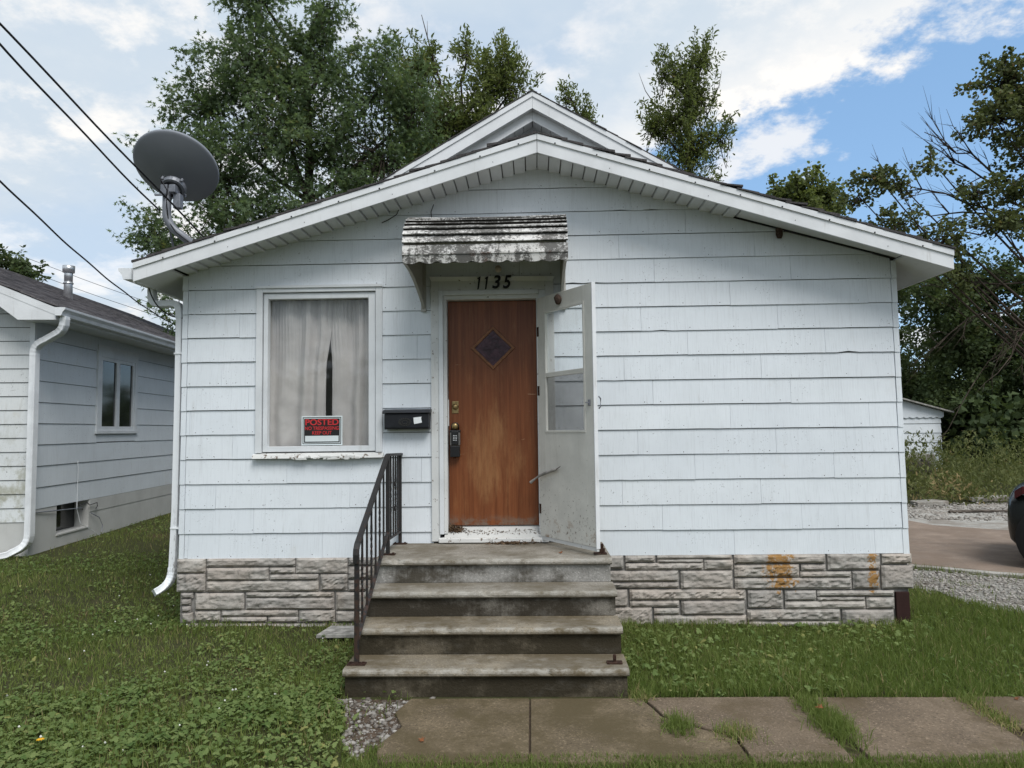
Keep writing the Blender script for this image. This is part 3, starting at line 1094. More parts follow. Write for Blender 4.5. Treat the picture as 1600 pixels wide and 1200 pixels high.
def stone(x0, z0, x1, z1, k):
    w, h = x1 - x0, z1 - z0
    nx, nz = max(4, int(w / 0.022)), max(3, int(h / 0.016))
    base = -0.014
    mb = MB()
    vs_, fs = [], []
    sd = k * 7.31
    style = k % 3
    for j in range(nz + 1):
        for i in range(nx + 1):
            u, t = i / nx, j / nz
            x, z = x0 + w * u, z0 + h * t
            ex = min(u * w, (1 - u) * w)
            ez = min(t * h, (1 - t) * h)
            e = min(ex, ez)
            nn = mnoise.noise(Vector((x * 9 + sd, z * 16, sd)))
            n2 = mnoise.noise(Vector((x * 26 + sd, z * 42, sd * 2)))
            chip = 0.014 + 0.010 * mnoise.noise(Vector((x * 14, z * 14, sd + 5)))
            tt = min(1.0, max(0.0, (e - 0.003) / max(0.006, chip)))
            if style == 0:      # scalloped hollows
                c = mnoise.cell(Vector((0, 0, 0)))
                d, _ = mnoise.voronoi(Vector((x * 11 + sd, 0.3 + sd, z * 14)))
                body = 0.018 + 0.020 * min(1.0, d[0] * 1.3) + 0.004 * n2
            elif style == 1:    # ridged split face
                rid = 1 - abs(mnoise.noise(Vector((x * 7 + sd, z * 22 + 2.2 * nn, sd))))
                body = 0.012 + 0.026 * rid ** 3 + 0.004 * n2
            else:
                body = 0.022 + 0.016 * nn + 0.007 * n2
            dpt = 0.006 + (body * .72) * (tt ** 0.6) + 0.002 * nn
            vs_.append((x + (0.003 * n2 if 0 < i < nx else 0), base - dpt, z))
    W = nx + 1
    for j in range(nz):
        for i in range(nx):
            a = j * W + i
            fs.append((a, a + 1, a + W + 1, a + W))
    ring = [i for i in range(W)] + [j * W + nx for j in range(1, nz + 1)] + [nz * W + i for i in range(nx - 1, -1, -1)] + [j * W for j in range(nz - 1, 0, -1)]
    nb = len(vs_)
    for q in ring:
        vs_.append((vs_[q][0], 0.006, vs_[q][2]))
    L = len(ring)
    for q in range(L):
        fs.append((ring[q], nb + q, nb + (q + 1) % L, ring[(q + 1) % L]))
    mb.add(vs_, fs)
    return mb.build('stone', M['stone'], found, smooth=False)


for k, q in enumerate((LS + ' ' + RS).split()):
    stone(*[float(v) for v in q.split(',')], k)
# the side returns, big blocks
for k in range(9):
    for zz in (0.02, 0.31):
        for X0, sg in ((XL + .02, -1), (XR - .02, 1)):
            y0 = 0.02 + k * 1.2
            MB().box(min(X0, X0 + sg * .022), max(X0, X0 + sg * .022), y0, y0 + 1.185, zz, zz + .28).build('stone', M['stone'], found, bevel=0.01)
MB().box(3.13, 3.245, -0.035, -0.006, -0.006, 0.272).build('corner_board', M['brown_board'], house, bevel=0.003)

# ---- window
win = MB()
win.box(-2.512, -2.455, -0.032, 0.05, 1.535, 3.055)
win.box(-1.415, -1.355, -0.032, 0.05, 1.535, 3.055)
win.box(-2.455, -1.415, -0.032, 0.05, 2.998, 3.055)
win = win.build('window', M['trim'], house, bevel=0.004)
MB().box(-2.515, -1.352, -0.046, -0.033, 3.036, 3.060).build('drip_cap', M['trim'], win)
mb = MB().box(-2.448, -2.408, -0.012, 0.055, 1.545, 2.992).box(-1.483, -1.421, -0.012, 0.055, 1.545, 2.992)
mb.box(-2.408, -1.483, -0.012, 0.055, 2.940, 2.992).box(-2.408, -1.483, -0.012, 0.055, 1.545, 1.593)
mb.build('sash', M['trim'], win, bevel=0.003)
MB().box(-2.412, -1.479, 0.040, 0.044, 1.589, 2.944).build('pane', M['glass'], win)
mb = MB()
nseg = 46
for j in range(nseg):
    xa, xb = -2.525 + j * (1.18 / nseg), -2.525 + (j + 1) * (1.18 / nseg)
    ja = 0.010 * mnoise.noise(Vector((xa * 6, 1, 0)))
    jb = 0.010 * mnoise.noise(Vector((xb * 6, 1, 0)))
    mb.prism([(xa, -.062 + ja, 1.487), (xa, -.05 + ja, 1.522), (xa, 0.04, 1.541), (xa, 0.04, 1.487)],
             [(xb, -.062 + jb, 1.487), (xb, -.05 + jb, 1.522), (xb, 0.04, 1.541), (xb, 0.04, 1.487)])
mb.build('sill', M['sill_peel'], win)
tag(win, 'fixed window with white wooden casing and peeling sill')
# paint flakes lifting off the sill
mb = MB()
fr = random.Random(3)
for k in range(16):
    x = -2.35 + fr.random() * 0.75
    z = 1.487 + fr.uniform(-.014, .006)
    w = fr.uniform(.03, .11)
    mb.prism([(x, -.066, z), (x + w, -.067, z + fr.uniform(-.006, .006)), (x + w * .9, -.068, z + .016), (x + w * .1, -.066, z + .014)],
             [(x, -.063, z), (x + w, -.063, z), (x + w * .9, -.063, z + .016), (x + w * .1, -.063, z + .014)])
mb.build('flaking_paint', M['sill_peel'], win)

# curtains inside: two panels, gathered at the head
def curtain(x0, x1, seed, label):
    n, mz = 110, 40
    v, f = [], []
    for j in range(mz + 1):
        z = 1.50 + (3.02 - 1.50) * j / mz
        for i in range(n + 1):
            u = i / n
            t = (z - 1.5) / 1.52
            xx = x0 + (x1 - x0) * u
            # the meeting edges overlap at the head and part lower down
            part = float(sstep(.80, .52, t))
            if seed == 1:
                xx += u ** 3 * (.030 - .045 * part - .012 * (1 - t))
            else:
                xx -= (1 - u) ** 3 * (.022 - .030 * part)
            ph = u * (4.6 if seed == 1 else 3.8) * 2 * math.pi
            a = 0.010 + 0.020 * (0.5 + 0.5 * math.sin(u * 9 + seed * 2))
            y = 0.118 + seed * .012 + a * math.sin(ph + 1.9 * math.sin(u * 5 + seed) + 0.9 * math.sin(t * 3 + u * 3)) * (0.75 + 0.25 * t)
            y += 0.006 * t ** 3 * math.sin(ph * 4.2) + 0.022 * mnoise.noise(Vector((xx * 4, z * 1.6, seed))) + 0.012 * mnoise.noise(Vector((xx * 10, z * 7, seed))) * (1 - t)
            v.append((xx, y, z))
    W = n + 1
    for j in range(mz):
        for i in range(n):
            a = j * W + i
            f.append((a, a + 1, a + W + 1, a + W))
    mb = MB().add(v, f)
    o = mb.build('curtain', M['curtain'], None, smooth=True, loc=((x0 + x1) / 2, 0.115, 1.5))
    md = o.modifiers.new('cloth', 'SOLIDIFY')
    md.thickness = 0.003
    return tag(o, label, 'curtain', 'curtains behind the fixed window')


curtain(-2.50, -1.890, 1, 'pale beige curtain hung behind window, wider panel over the sign')
curtain(-1.862, -1.38, 2, 'pale beige curtain hung behind window on the mailbox side')

# no trespassing sign standing on the sash behind the glass
sg = thing('warning_sign', 'black and red no trespassing sign propped in window bottom', 'sign', (-1.92, 0.03, 1.600))
SX0, SX1, SZ0, SZ1, SY = -2.108, -1.733, 1.600, 1.866, 0.034
MB().box(SX0, SX1, SY, SY + .003, SZ0, SZ1).build('panel', M['sign_white'], sg, bevel=0.001)
def ring_rect(mb, x0, x1, z0, z1, w, y0, y1):
    mb.box(x0, x1, y0, y1, z0, z0 + w).box(x0, x1, y0, y1, z1 - w, z1)
    mb.box(x0, x0 + w, y0, y1, z0 + w, z1 - w).box(x1 - w, x1, y0, y1, z0 + w, z1 - w)
    return mb
ring_rect(MB(), SX0 + .011, SX1 - .011, SZ0 + .011, SZ1 - .011, .0065, SY - .0010, SY - .0002).build('border_line', M['sign_black'], sg)
mb = MB().box(SX0 + .024, SX1 - .024, SY - .0010, SY - .0002, SZ0 + .024, SZ1 - .024).build('print_field', M['sign_black'], sg)
MB().box(SX0 + .034, SX1 - .034, SY - .0022, SY - .0012, SZ0 + .034, SZ0 + .086).build('blank_box', M['sign_white'], sg)
scx = (SX0 + SX1) / 2
text_mesh('lettering', 'POSTED', M['sign_red'], sg, 0.075, (scx, SY - .0018, 1.807), width=0.305, bold=0.0016, depth=0.0004)
text_mesh('lettering', 'NO TRESPASSING', M['sign_red'], sg, 0.044, (scx, SY - .0018, 1.753), width=0.308, bold=0.0006, depth=0.0004)
text_mesh('lettering', 'KEEP OUT', M['sign_red'], sg, 0.044, (scx, SY - .0018, 1.711), width=0.178, bold=0.0006, depth=0.0004)

# ---- door surround
dc = MB()
dc.box(-0.912, -0.838, -0.030, 0.03, 0.735, 3.118)
dc.box(0.128, 0.205, -0.030, 0.03, 0.735, 3.102)
dc.box(-0.838, 0.128, -0.030, 0.03, 2.985, 3.108)
dc = dc.build('door_casing', M['trim_worn'], house, bevel=0.004)
mb = MB()
mb.prism([(-0.925, -0.055, 3.112), (-0.90, -0.034, 3.075), (-0.90, 0.0, 3.075), (-0.925, 0.0, 3.125)],
         [(0.220, -0.055, 3.098), (0.195, -0.034, 3.062), (0.195, 0.0, 3.062), (0.220, 0.0, 3.11)])
mb.build('head_moulding', M['trim_worn'], dc)
# inner stop and jambs stepping back to the door
mb = MB().box(-0.838, -0.800, -0.045, 0.09, 0.80, 2.985).box(0.068, 0.128, -0.022, 0.09, 0.80, 2.985).box(-0.80, 0.068, -0.04, 0.09, 2.945, 2.985)
mb.build('storm_frame', M['trim'], dc, bevel=0.003)
mb = MB().box(-0.800, -0.770, -0.005, 0.11, 0.80, 2.945).box(0.045, 0.068, -0.005, 0.11, 0.80, 2.945).box(-0.77, 0.045, -0.005, 0.11, 2.908, 2.945)
mb.build('jamb', M['trim_worn'], dc, bevel=0.002)
mb = MB().box(-0.845, 0.128, -0.075, 0.02, 0.728, 0.768)
mb.build('sill', M['sill_peel'], dc, bevel=0.006)
mb = MB().prism([(-0.80, -0.02, 0.768), (0.068, -0.02, 0.768), (0.068, 0.10, 0.768), (-0.80, 0.10, 0.768)],
                [(-0.80, 0.012, 0.80), (0.068, 0.012, 0.80), (0.068, 0.10, 0.858), (-0.80, 0.10, 0.858)])
mb.build('threshold', M['found'], dc)

door = MB().box(-0.766, 0.043, 0.075, 0.115, 0.862, 2.905).build('front_door', M['door'], house, bevel=0.002)
tag(door, 'scuffed brown wooden front door with diamond window')
DC, DH, DV = (-0.355, 2.469), 0.200, 0.197
def dia(k, y):
    return [(DC[0], y, DC[1] + DV * k), (DC[0] + DH * k, y, DC[1]), (DC[0], y, DC[1] - DV * k), (DC[0] - DH * k, y, DC[1])]
mb = MB()
o1, o2 = dia(1.0, 0.062), dia(0.86, 0.062)
p1, p2 = dia(1.03, 0.0745), dia(0.82, 0.0745)
for k in range(4):
    j = (k + 1) % 4
    mb.add([o1[k], o1[j], o2[j], o2[k], p1[k], p1[j], p2[j], p2[k]],
           [(0, 1, 2, 3), (0, 4, 5, 1), (3, 2, 6, 7)])
mb.build('diamond_moulding', M['door_trim'], door)
d1, d2 = dia(0.86, 0.0700), dia(0.86, 0.0744)
MB().prism(d1, d2).build('diamond_pane', M['amber_glass'], door)
# hardware
MB().box(-0.735, -0.675, 0.069, 0.0745, 1.875, 1.985).build('lock_plate', M['brass'], door, bevel=0.003)
MB().lathe([(0, .008), (.0, .029), (.006, .029), (.008, .020), (.020, .018), (.022, .01)], (-0.704, 0.069, 1.935), (0, -1, 0), 20).build('deadbolt', M['brass'], door, smooth=True, bevel=0)
MB().lathe([(0, .012), (.0, .034), (.005, .034), (.012, .014), (.030, .013), (.042, .026), (.058, .029), (.068, .022), (.071, .008)], (-0.703, 0.0745, 1.757), (0, -1, 0), 22).build('knob', M['brass'], door, smooth=True)
# lock box hung on the knob
lb = thing('lock_box', 'black combination key box hanging on the front door knob', 'lock box', (-0.703, 0.03, 1.47))
MB().box(-0.750, -0.658, 0.010, 0.060, 1.583, 1.715).build('body', M['lock_grey'], lb, bevel=0.006)
MB().box(-0.736, -0.672, 0.001, 0.012, 1.590, 1.712).build('faceplate', M['black'], lb, bevel=0.008)
MB().box(-0.748, -0.660, 0.006, 0.058, 1.480, 1.581).build('lower_case', M['black'], lb, bevel=0.006)
MB().box(-0.753, -0.655, 0.008, 0.062, 1.700, 1.722).build('cap', M['black'], lb, bevel=0.004)
MB().tube([(-0.735, .035, 1.715), (-0.735, .035, 1.765), (-0.722, .035, 1.782), (-0.703, .035, 1.788), (-0.684, .035, 1.782), (-0.671, .035, 1.765), (-0.671, .035, 1.715)], .0055, 8).build('shackle', M['black'], lb, smooth=True)
kp = MB()
for a in range(3):
    for b in range(4):
        kp.box(-0.719 + a * .013, -0.712 + a * .013, -0.0006, 0.002, 1.628 + b * .014, 1.634 + b * .014)
kp.build('keypad', M['paper'], lb)
# chewed weather strip on the latch side
MB().box(-0.770, -0.762, 0.055, 0.074, 1.76, 2.0).build('weather_strip', M['trim_worn'], door)

# ---- storm door, swung open past a right angle
HX, HY = 0.066, -0.050
OX, OY = 0.500, -0.715
ud = Vector((OX - HX, OY - HY, 0)); SW = ud.length; ud.normalize()
nd = Vector((ud.y, -ud.x, 0))          # faces the steps side
def sd(p):
    """local (along, out, z) -> world; a slight sag at the free edge"""
    a, n_, z = p
    q = Vector((HX, HY, 0)) + ud * a + nd * n_
    return (q.x, q.y, z)
TH = 0.030
def sbox(a0, a1, z0, z1, n0=-TH / 2, n1=TH / 2):
    return MB(sd).box(a0, a1, n0, n1, z0, z1)
mb = sbox(0, 0.105, 0.785, 2.895)
mb.box(SW - 0.105, SW, -TH / 2, TH / 2, 0.785, 2.895)
mb.box(0.105, SW - 0.105, -TH / 2, TH / 2, 2.765, 2.895)
mb.box(0.105, SW - 0.105, -TH / 2, TH / 2, 0.785, 1.690)
storm = mb.build('storm_door', M['storm'], house, bevel=0.003)
tag(storm, 'dirty cream storm door with glass panes, swung open')
mb = MB(sd)
for z0, z1 in ((2.195, 2.765), (1.690, 2.195)):
    a0, a1 = 0.105, SW - 0.105
    for (p, q, c, d) in ((a0, a0 + .022, z0, z1), (a1 - .022, a1, z0, z1), (a0 + .022, a1 - .022, z0, z0 + .020), (a0 + .022, a1 - .022, z1 - .020, z1)):
        mb.box(p, q, -0.009, 0.020, c, d)
mb.build('pane_frame', M['storm'], storm, bevel=0.002)
sbox(0.124, SW - 0.124, 2.212, 2.748, -.002, .002).build('pane', M['storm_glass'], storm)
sbox(0.124, SW - 0.124, 1.707, 2.178, -.002, .002).build('screen', M['screen'], storm)
sbox(SW - 0.001, SW + 0.006, 0.775, 2.900, -TH / 2 - .003, TH / 2 + .003).build('edge_strip', M['fascia'], storm)
sbox(0.0, SW, 0.755, 0.784, -TH / 2 + .004, TH / 2 - .004).build('bottom_sweep', M['trim_worn'], storm)
sbox(SW - .062, SW - .040, 1.905, 1.955, TH / 2, TH / 2 + .012).build('latch', M['dish_metal'], storm, bevel=0.002)
sbox(SW - .056, SW - .046, 1.925, 1.936, TH / 2 + .012, TH / 2 + .040).build('latch_button', M['dish_metal'], storm)
MB(sd).tube([(SW + .008, -.03, 1.88), (SW + .012, -.045, 1.90), (SW + .012, -.045, 1.96), (SW + .008, -.03, 1.98)], .006, 8).build('pull_handle', M['dish_metal'], storm, smooth=True)
for zc in (0.98, 2.02, 2.55):
    sbox(-0.006, 0.02, zc, zc + .085, TH / 2 - .002, TH / 2 + .004).build('hinge', M['rust'], storm)
# broken closer arm, scabbed with old paint
ca = MB()
pts = [(-0.055, .075, 1.250), (0.0, .055, 1.290), (0.05, .050, 1.312), (0.12, .046, 1.335), (0.20, .044, 1.355), (0.265, .042, 1.373), (0.30, .042, 1.382)]
ca.tube([sd(p) for p in pts], [.014, .006, .012, .014, .013, .016, .008], 9)
ca.build('closer_arm', M['old_board'], storm, smooth=False)
MB().tube([sd(p) for p in [(0.30, .042, 1.380), (0.34, .05, 1.394), (0.385, .06, 1.408)]], [.004, .003, .002], 5).build('closer_rod', M['rust'], storm)
# paper wasp nest stuck to the head rail
nest2 = thing('wasp_nest', 'small dark wasp nest stuck to head of open storm door', 'wasp nest', sd((0.355, TH / 2, 2.80)))
q = MB()
rings = []
for k in range(7):
    t = k / 6
    rr = 0.034 * math.sin(math.pi * (0.12 + 0.8 * t))
    cc = Vector(sd((0.355, TH / 2 + 0.022, 2.785 + 0.09 * t)))
    rings.append([cc + Vector((math.cos(a) * rr * (1 + .2 * math.sin(3 * a + k)), math.sin(a) * rr * .75, 0)) for a in [i * math.pi / 5 for i in range(10)]])
q.loft(rings).build('comb', M['nest'], nest2, smooth=True)

# house number
for ch, x in (('1', -0.474), ('1', -0.405), ('3', -0.318), ('5', -0.222)):
    if ch == '1':
        mb = MB()
        pts = [(-.010, -.060), (.004, -.056), (.022, .060), (-.006, .046), (-.010, .034), (.002, .038)]
        mb.prism([(x + a, -0.066, 3.046 + b) for a, b in pts], [(x + a, -0.057, 3.046 + b) for a, b in pts])
        mb.build('house_number', M['number'], house)
    else:
        text_mesh('house_number', ch, M['number'], house, 0.165, (x, -0.062, 3.046), width=0.078, bold=0.0035, shear=0.22, depth=0.004)

# ---- awning over the door
AX0, AX1 = -1.045, 0.305
n = 84
top, bot = [], []
for i in range(n + 1):
    x = AX0 + (AX1 - AX0) * i / n
    sc_ = abs(math.sin(math.pi * i / n * 9.5)) ** 0.7
    top.append((x, 3.232))
    bot.append((x, 3.100 - 0.022 * sc_ + 0.003 * mnoise.noise(Vector((x * 20, 0, 0)))))
rows = [[(top[i][0], -0.712, top[i][1]), (top[i][0], -0.724, 3.155), (bot[i][0], -0.712, bot[i][1]), (bot[i][0], -0.708, bot[i][1]), (top[i][0], -0.716, 3.155), (top[i][0], -0.706, top[i][1])] for i in range(n + 1)]
aw = MB().loft(rows, caps=True).build('awning', M['awning'], house)
tag(aw, 'mildewed white aluminium slatted awning above the front door')
for X0, sx, inset in ((AX0 + .006, 1, .055), (AX1 - .010, -1, .01)):
    low = [(-0.700 * (1 - k / 10), 3.10 - 0.27 * ((k / 10) ** 1.7)) for k in range(11)]
    pth = [(X0 + sx * (inset * (1 + y_ / 0.7)) + sx * .012, y_ - .006, z_ - .006) for y_, z_ in low]
    MB().loft([[(p[0] - .012, p[1], p[2] - .012), (p[0] + .012, p[1], p[2] - .012), (p[0] + .012, p[1] + .004, p[2] + .020), (p[0] - .012, p[1] + .004, p[2] + .020)] for p in pth]).build('bracket_arm', M['awning_side'], aw)
    MB().box(X0 + sx * inset - .016, X0 + sx * inset + .03, -0.028, -0.014, 2.80, 3.55).build('wall_bracket', M['awning_side'], aw)
prof = []
for k in range(10):
    t = k / 9
    a = t * math.pi / 2 * 0.97
    prof.append((-0.70 * math.sin(a) ** 0.92 * 1.0, 3.225 + 0.352 * math.cos(a) ** 0.9))
# overlapping slats run along the awning, each a shallow folded strip
for k in range(9):
    (ya, za), (yb, zb) = prof[k], prof[k + 1]
    dy, dz_ = yb - ya, zb - za
    L = math.hypot(dy, dz_)
    ny, nz = dz_ / L, -dy / L
    if nz < 0:
        ny, nz = -ny, -nz
    ny = -abs(ny)
    n = 30
    mb = MB()
    rows = []
    for i in range(n + 1):
        x = AX0 + (AX1 - AX0) * i / n
        sag = 0.010 * math.sin(math.pi * (i / n)) * (1 - k / 9) + 0.004 * mnoise.noise(Vector((x * 5, k, 0)))
        lift = 0.030
        rows.append([(x, ya - dy * .08, za - dz_ * .08 - sag), (x, yb + ny * lift, zb + nz * lift - sag),
                     (x, yb + ny * (lift - .007) + dy / L * .002, zb + nz * (lift - .007) + dz_ / L * .004 - sag), (x, yb - ny * 0.004 - dy * .06, zb - nz * 0.004 - dz_ * .06 - sag)])
    mb.loft(rows, caps=True)
    mb.mi = [(1 if (q_ < n * 4 and q_ % 4 == 2) else 0) for q_ in range(len(mb.f))]  # undersides coloured black: shade below each lip is painted in, mildew with it
    mb.build('slat', [M['awning'], M['lap_shade_mould']], aw)
MB().box(AX0, AX1, -0.730, -0.722, 3.150, 3.162).build('valance_rib', M['awning'], aw)
# side wings: curved panel slats, and the bracket reaching down to the wall
for X0, sx in ((AX0 + .006, 1), (AX1 - .010, -1)):
    mb = MB()
    outline = [(p[0] * .985, p[1] - .012) for p in prof] + [(-0.700, 3.10)]
    low = []
    for k in range(11):
        t = k / 10
        low.append((-0.700 * (1 - t) ** 1.0 + 0.0, 3.10 - 0.0 - 0.27 * (t ** 1.7)))
    nlow = []
    for k, (y_, z_) in enumerate(low):
        nlow.append((y_, z_ - (0.02 if k % 2 else 0)))
    poly = outline + nlow[1:]
    inset = 0.055 if sx > 0 else 0.01
    ring1 = [(X0 + sx * (inset * (1 + y_ / 0.7)), y_, z_) for y_, z_ in poly]
    ring2 = [(X0 + sx * (inset * (1 + y_ / 0.7)) + 0.004 * sx, y_, z_) for y_, z_ in poly]
    mb.prism(ring1, ring2)
    mb.build('side_wing', M['awning_side'], aw)
# bare bulb under the awning
bl = thing('light_bulb', 'old porch light bulb in socket under the awning', 'light bulb', (-0.29, -0.12, 3.13))
MB().lathe([(0, .022), (.05, .024), (.06, .018)], (-0.29, -0.015, 3.19), (0, -1, -0.25), 14).build('socket', M['trim_worn'], bl, smooth=True)
MB().lathe([(0, .012), (.02, .02), (.045, .031), (.07, .030), (.088, .016), (.093, .004)], (-0.29, -0.07, 3.176), (0, -1, -0.35), 16).build('glass_bulb', M['bulb'], bl, smooth=True)

# ---- mailbox
mbx = thing('mailbox', 'black wall mailbox with torn white paper, beside the door', 'mailbox', (-1.12, -0.02, 1.73))
mb = MB()
pr = [(-0.016, 1.735), (-0.098, 1.735), (-0.110, 1.75), (-0.114, 1.87), (-0.016, 1.895)]
mb.prism([(-1.318, y, z) for y, z in pr], [(-0.922, y, z) for y, z in pr])
mb.build('body', M['mailbox'], mbx, bevel=0.004)
mb = MB()
pr = [(-0.016, 1.897), (-0.118, 1.874), (-0.130, 1.880), (-0.128, 1.888), (-0.10, 1.905), (-0.016, 1.916)]
mb.prism([(-1.335, y, z) for y, z in pr], [(-0.906, y, z) for y, z in pr])
mb.build('lid', M['mailbox'], mbx, bevel=0.002)
pr = [(-1.058, 1.838), (-0.985, 1.845), (-0.990, 1.832), (-0.982, 1.793), (-1.052, 1.780), (-1.055, 1.80)]
MB().prism([(x, -0.1165, z) for x, z in pr], [(x, -0.1140, z) for x, z in pr]).build('paper_scrap', M['paper'], mbx)
mb = MB()
for (cx_, r1, r2, k) in ((-1.135, .052, .034, 18), (-1.135, .028, .016, 12)):
    for i in range(k):
        a0, a1 = 2 * math.pi * i / k, 2 * math.pi * (i + .62) / k
        pts = [(cx_ + math.cos(a) * r * 1.15, 1.800 + math.sin(a) * r * .72) for a, r in ((a0, r1), (a1, r1 * .94), (a1, r2), (a0, r2 * 1.1))]
        mb.prism([(x, -0.1165, z) for x, z in pts], [(x, -0.1120, z) for x, z in pts])
mb.build('emblem', M['emblem'], mbx)

# ---- lower (front) roof
FY = -0.385
XE_L, XE_R = -3.458, 3.563
mb = MB()
def roof_pts(y):
    return [(XE_L - .0, y, ftop(XE_L) - .012), (PX, y, ftop(PX) - .012), (XE_R, y, ftop(XE_R) - .012),
            (XE_R, y, ftop(XE_R) - .075), (PX, y, ftop(PX) - .085), (XE_L, y, ftop(XE_L) - .075)]
mb.prism(roof_pts(FY + .022), roof_pts(3.6))
roof = mb.build('roof', M['roof'], house)
sr = random.Random(9)
for side in (-1, 1):
    xe = XE_L if side < 0 else XE_R
    sl = 0.302 if side < 0 else 0.312
    run = abs(xe - PX)
    c = 0
    w = 0.135
    while c * w < run:
        xa = xe - side * c * w + side * 0.012
        xb = xa - side * (w + .05)
        if side * (xb - PX) < 0:
            xb = PX
        za = ftop(xa) + 0.004
        zb = ftop(xb) - 0.004
        th = 0.012 + sr.random() * .010
        curl = sr.random() ** 3 * 0.030 if side > 0 else sr.random() ** 4 * 0.02
        yf = FY - 0.012 - sr.random() * .012
        y1 = yf + 0.9
        pa = [(xa, yf, za - th * .2 + curl), (xb, yf, zb), (xb, yf, zb + th * .7), (xa, yf, za + th + curl)]
        pm = [(xa, y1, za - .004), (xb, y1, zb), (xb, y1, zb + .010), (xa, y1, za + .010)]
        pz = [(xa, 3.6, za - .004), (xb, 3.6, zb), (xb, 3.6, zb + .010), (xa, 3.6, za + .010)]
        MB().loft([pa, pm, pz]).build('shingle_course', M['roof'], roof)
        c += 1
# rake fascia: metal drip face over a broad board
for side, nm in ((-1, 'L'), (1, 'R')):
    xe = XE_L if side < 0 else XE_R
    x0 = PX + side * 0.002
    def band(ta, tb, y0, y1, xa=x0, xb=None, dz_=0.0):
        xb = xe if xb is None else xb
        a = [(xa, y0, ftop(xa) + ta), (xb, y0, ftop(xb) + ta), (xb, y0, ftop(xb) + tb), (xa, y0, ftop(xa) + tb)]
        b = [(p[0], y1, p[2]) for p in a]
        return MB().prism(a, b)
    fb = band(-0.052, -0.170, FY, FY + .02).build('fascia', M['fascia'], house, bevel=0.002)
    band(-0.006, -0.0555, FY - .012, FY + .02).build('drip_edge', M['fascia'], fb)
    mb = MB()
    k = 0
    while True:
        xx = PX + side * (0.16 + k * 0.385 + srnd.uniform(-.06, .06))
        if side * (xe - xx) < 0.05:
            break
        mb.lathe([(0, .0075), (.004, .006)], (xx, FY - .012, ftop(xx) - .048), (0, -1, 0), 8)
        if k % 2:
            mb.lathe([(0, .004), (.003, .003)], (xx + .11, FY, ftop(xx + .11) - .13), (0, -1, 0), 6)
        k += 1
    mb.build('nail_heads', M['black'], fb)
# boards closing the eave ends
for xe, side in ((XE_L, -1), (XE_R, 1)):
    zt = ftop(xe) - .02
    MB().box(min(xe, xe - side * .02), max(xe, xe - side * .02), FY + .021, 1.2, zt - .150, zt - .05).build('eave_board', M['fascia'], house)
    xw = XL if side < 0 else XR
    xi = xw + side * .0
    # boxed eave underside
    zi = soff(xw) + 0.0
    a = [(xe - side * .02, FY + .021, zt - .145), (xe - side * .02, 1.2, zt - .145), (xe - side * .02, 1.2, zt - .130), (xe - side * .02, FY + .021, zt - .130)]
    b = [(xi, FY + .021, zi - .012), (xi, 1.2, zi - .012), (xi, 1.2, zi + .003), (xi, FY + .021, zi + .003)]
    MB().prism(a, b).build('eave_soffit', M['soffit'], house)
# soffit panels following the rake; on the right the lower run has fallen away
sof = MB()
for side in (-1, 1):
    xe = XL if side < 0 else XR
    a = [(PX + side * .001, FY + .021, soff(PX) + .018), (xe, FY + .021, soff(xe) + .018), (xe, FY + .021, soff(xe) + .030), (PX + side * .001, FY + .021, soff(PX) + .030)]
    sof.prism(a, [(p[0], 0.005, p[2]) for p in a])
sof = sof.build('soffit', M['soffit_back'], house)
pw = 0.1045
for side, lim in ((-1, 31), (1, 17)):
    for k in range(lim):
        xa = PX + side * (k * pw + .004)
        xb = PX + side * ((k + 1) * pw - .006)
        if abs(xb) > abs(XL if side < 0 else XR):
            break
        j = sr.uniform(0, .003)
        a = []
        # each panel is dished so its lip throws a line
        a = [(xa, FY + .022, soff(xa) - .018 - j), (xb, FY + .022, soff(xb) - .001 - j), (xb, FY + .022, soff(xb) + .016), (xa, FY + .022, soff(xa) + .016)]
        MB().prism(a, [(p[0], 0.004, p[2]) for p in a]).build('soffit_panel', M['soffit'], sof)
# plain board and a black strip standing in for the gap's shade, where panels are missing
a = [(1.86, FY + .022, soff(1.86) + .004), (3.26, FY + .022, soff(3.26) + .004), (3.26, FY + .022, soff(3.26) + .0175), (1.86, FY + .022, soff(1.86) + .0175)]
MB().prism(a, [(p[0], -0.045, p[2]) for p in a]).build('bare_board', M['soffit'], sof)
a = [(1.90, -0.03, soff(1.90) - .002), (3.2, -0.03, soff(3.2) - .004), (3.2, -0.03, soff(3.2) + .016), (1.90, -0.03, soff(1.90) + .016)]
MB().prism(a, [(p[0], 0.0, p[2]) for p in a]).build('gap_shade_strip', M['black'], sof)
# mud dauber nest
nst = thing('mud_nest', 'brown mud nest hanging on siding under the damaged eave', 'mud nest', (2.242, -0.015, 3.44))
q = MB()
q.loft([[(2.242 + math.cos(t) * .030 * s_ + .004 * math.sin(3 * t + i), -0.03 + math.sin(t) * .018 * s_, 3.41 + i * .020) for t in [k * math.pi / 5 for k in range(10)]]
        for i, s_ in enumerate((.65, .85, .95, 1.0, 1.05, .9))])
q.build('mud_tube', M['nest'], nst)

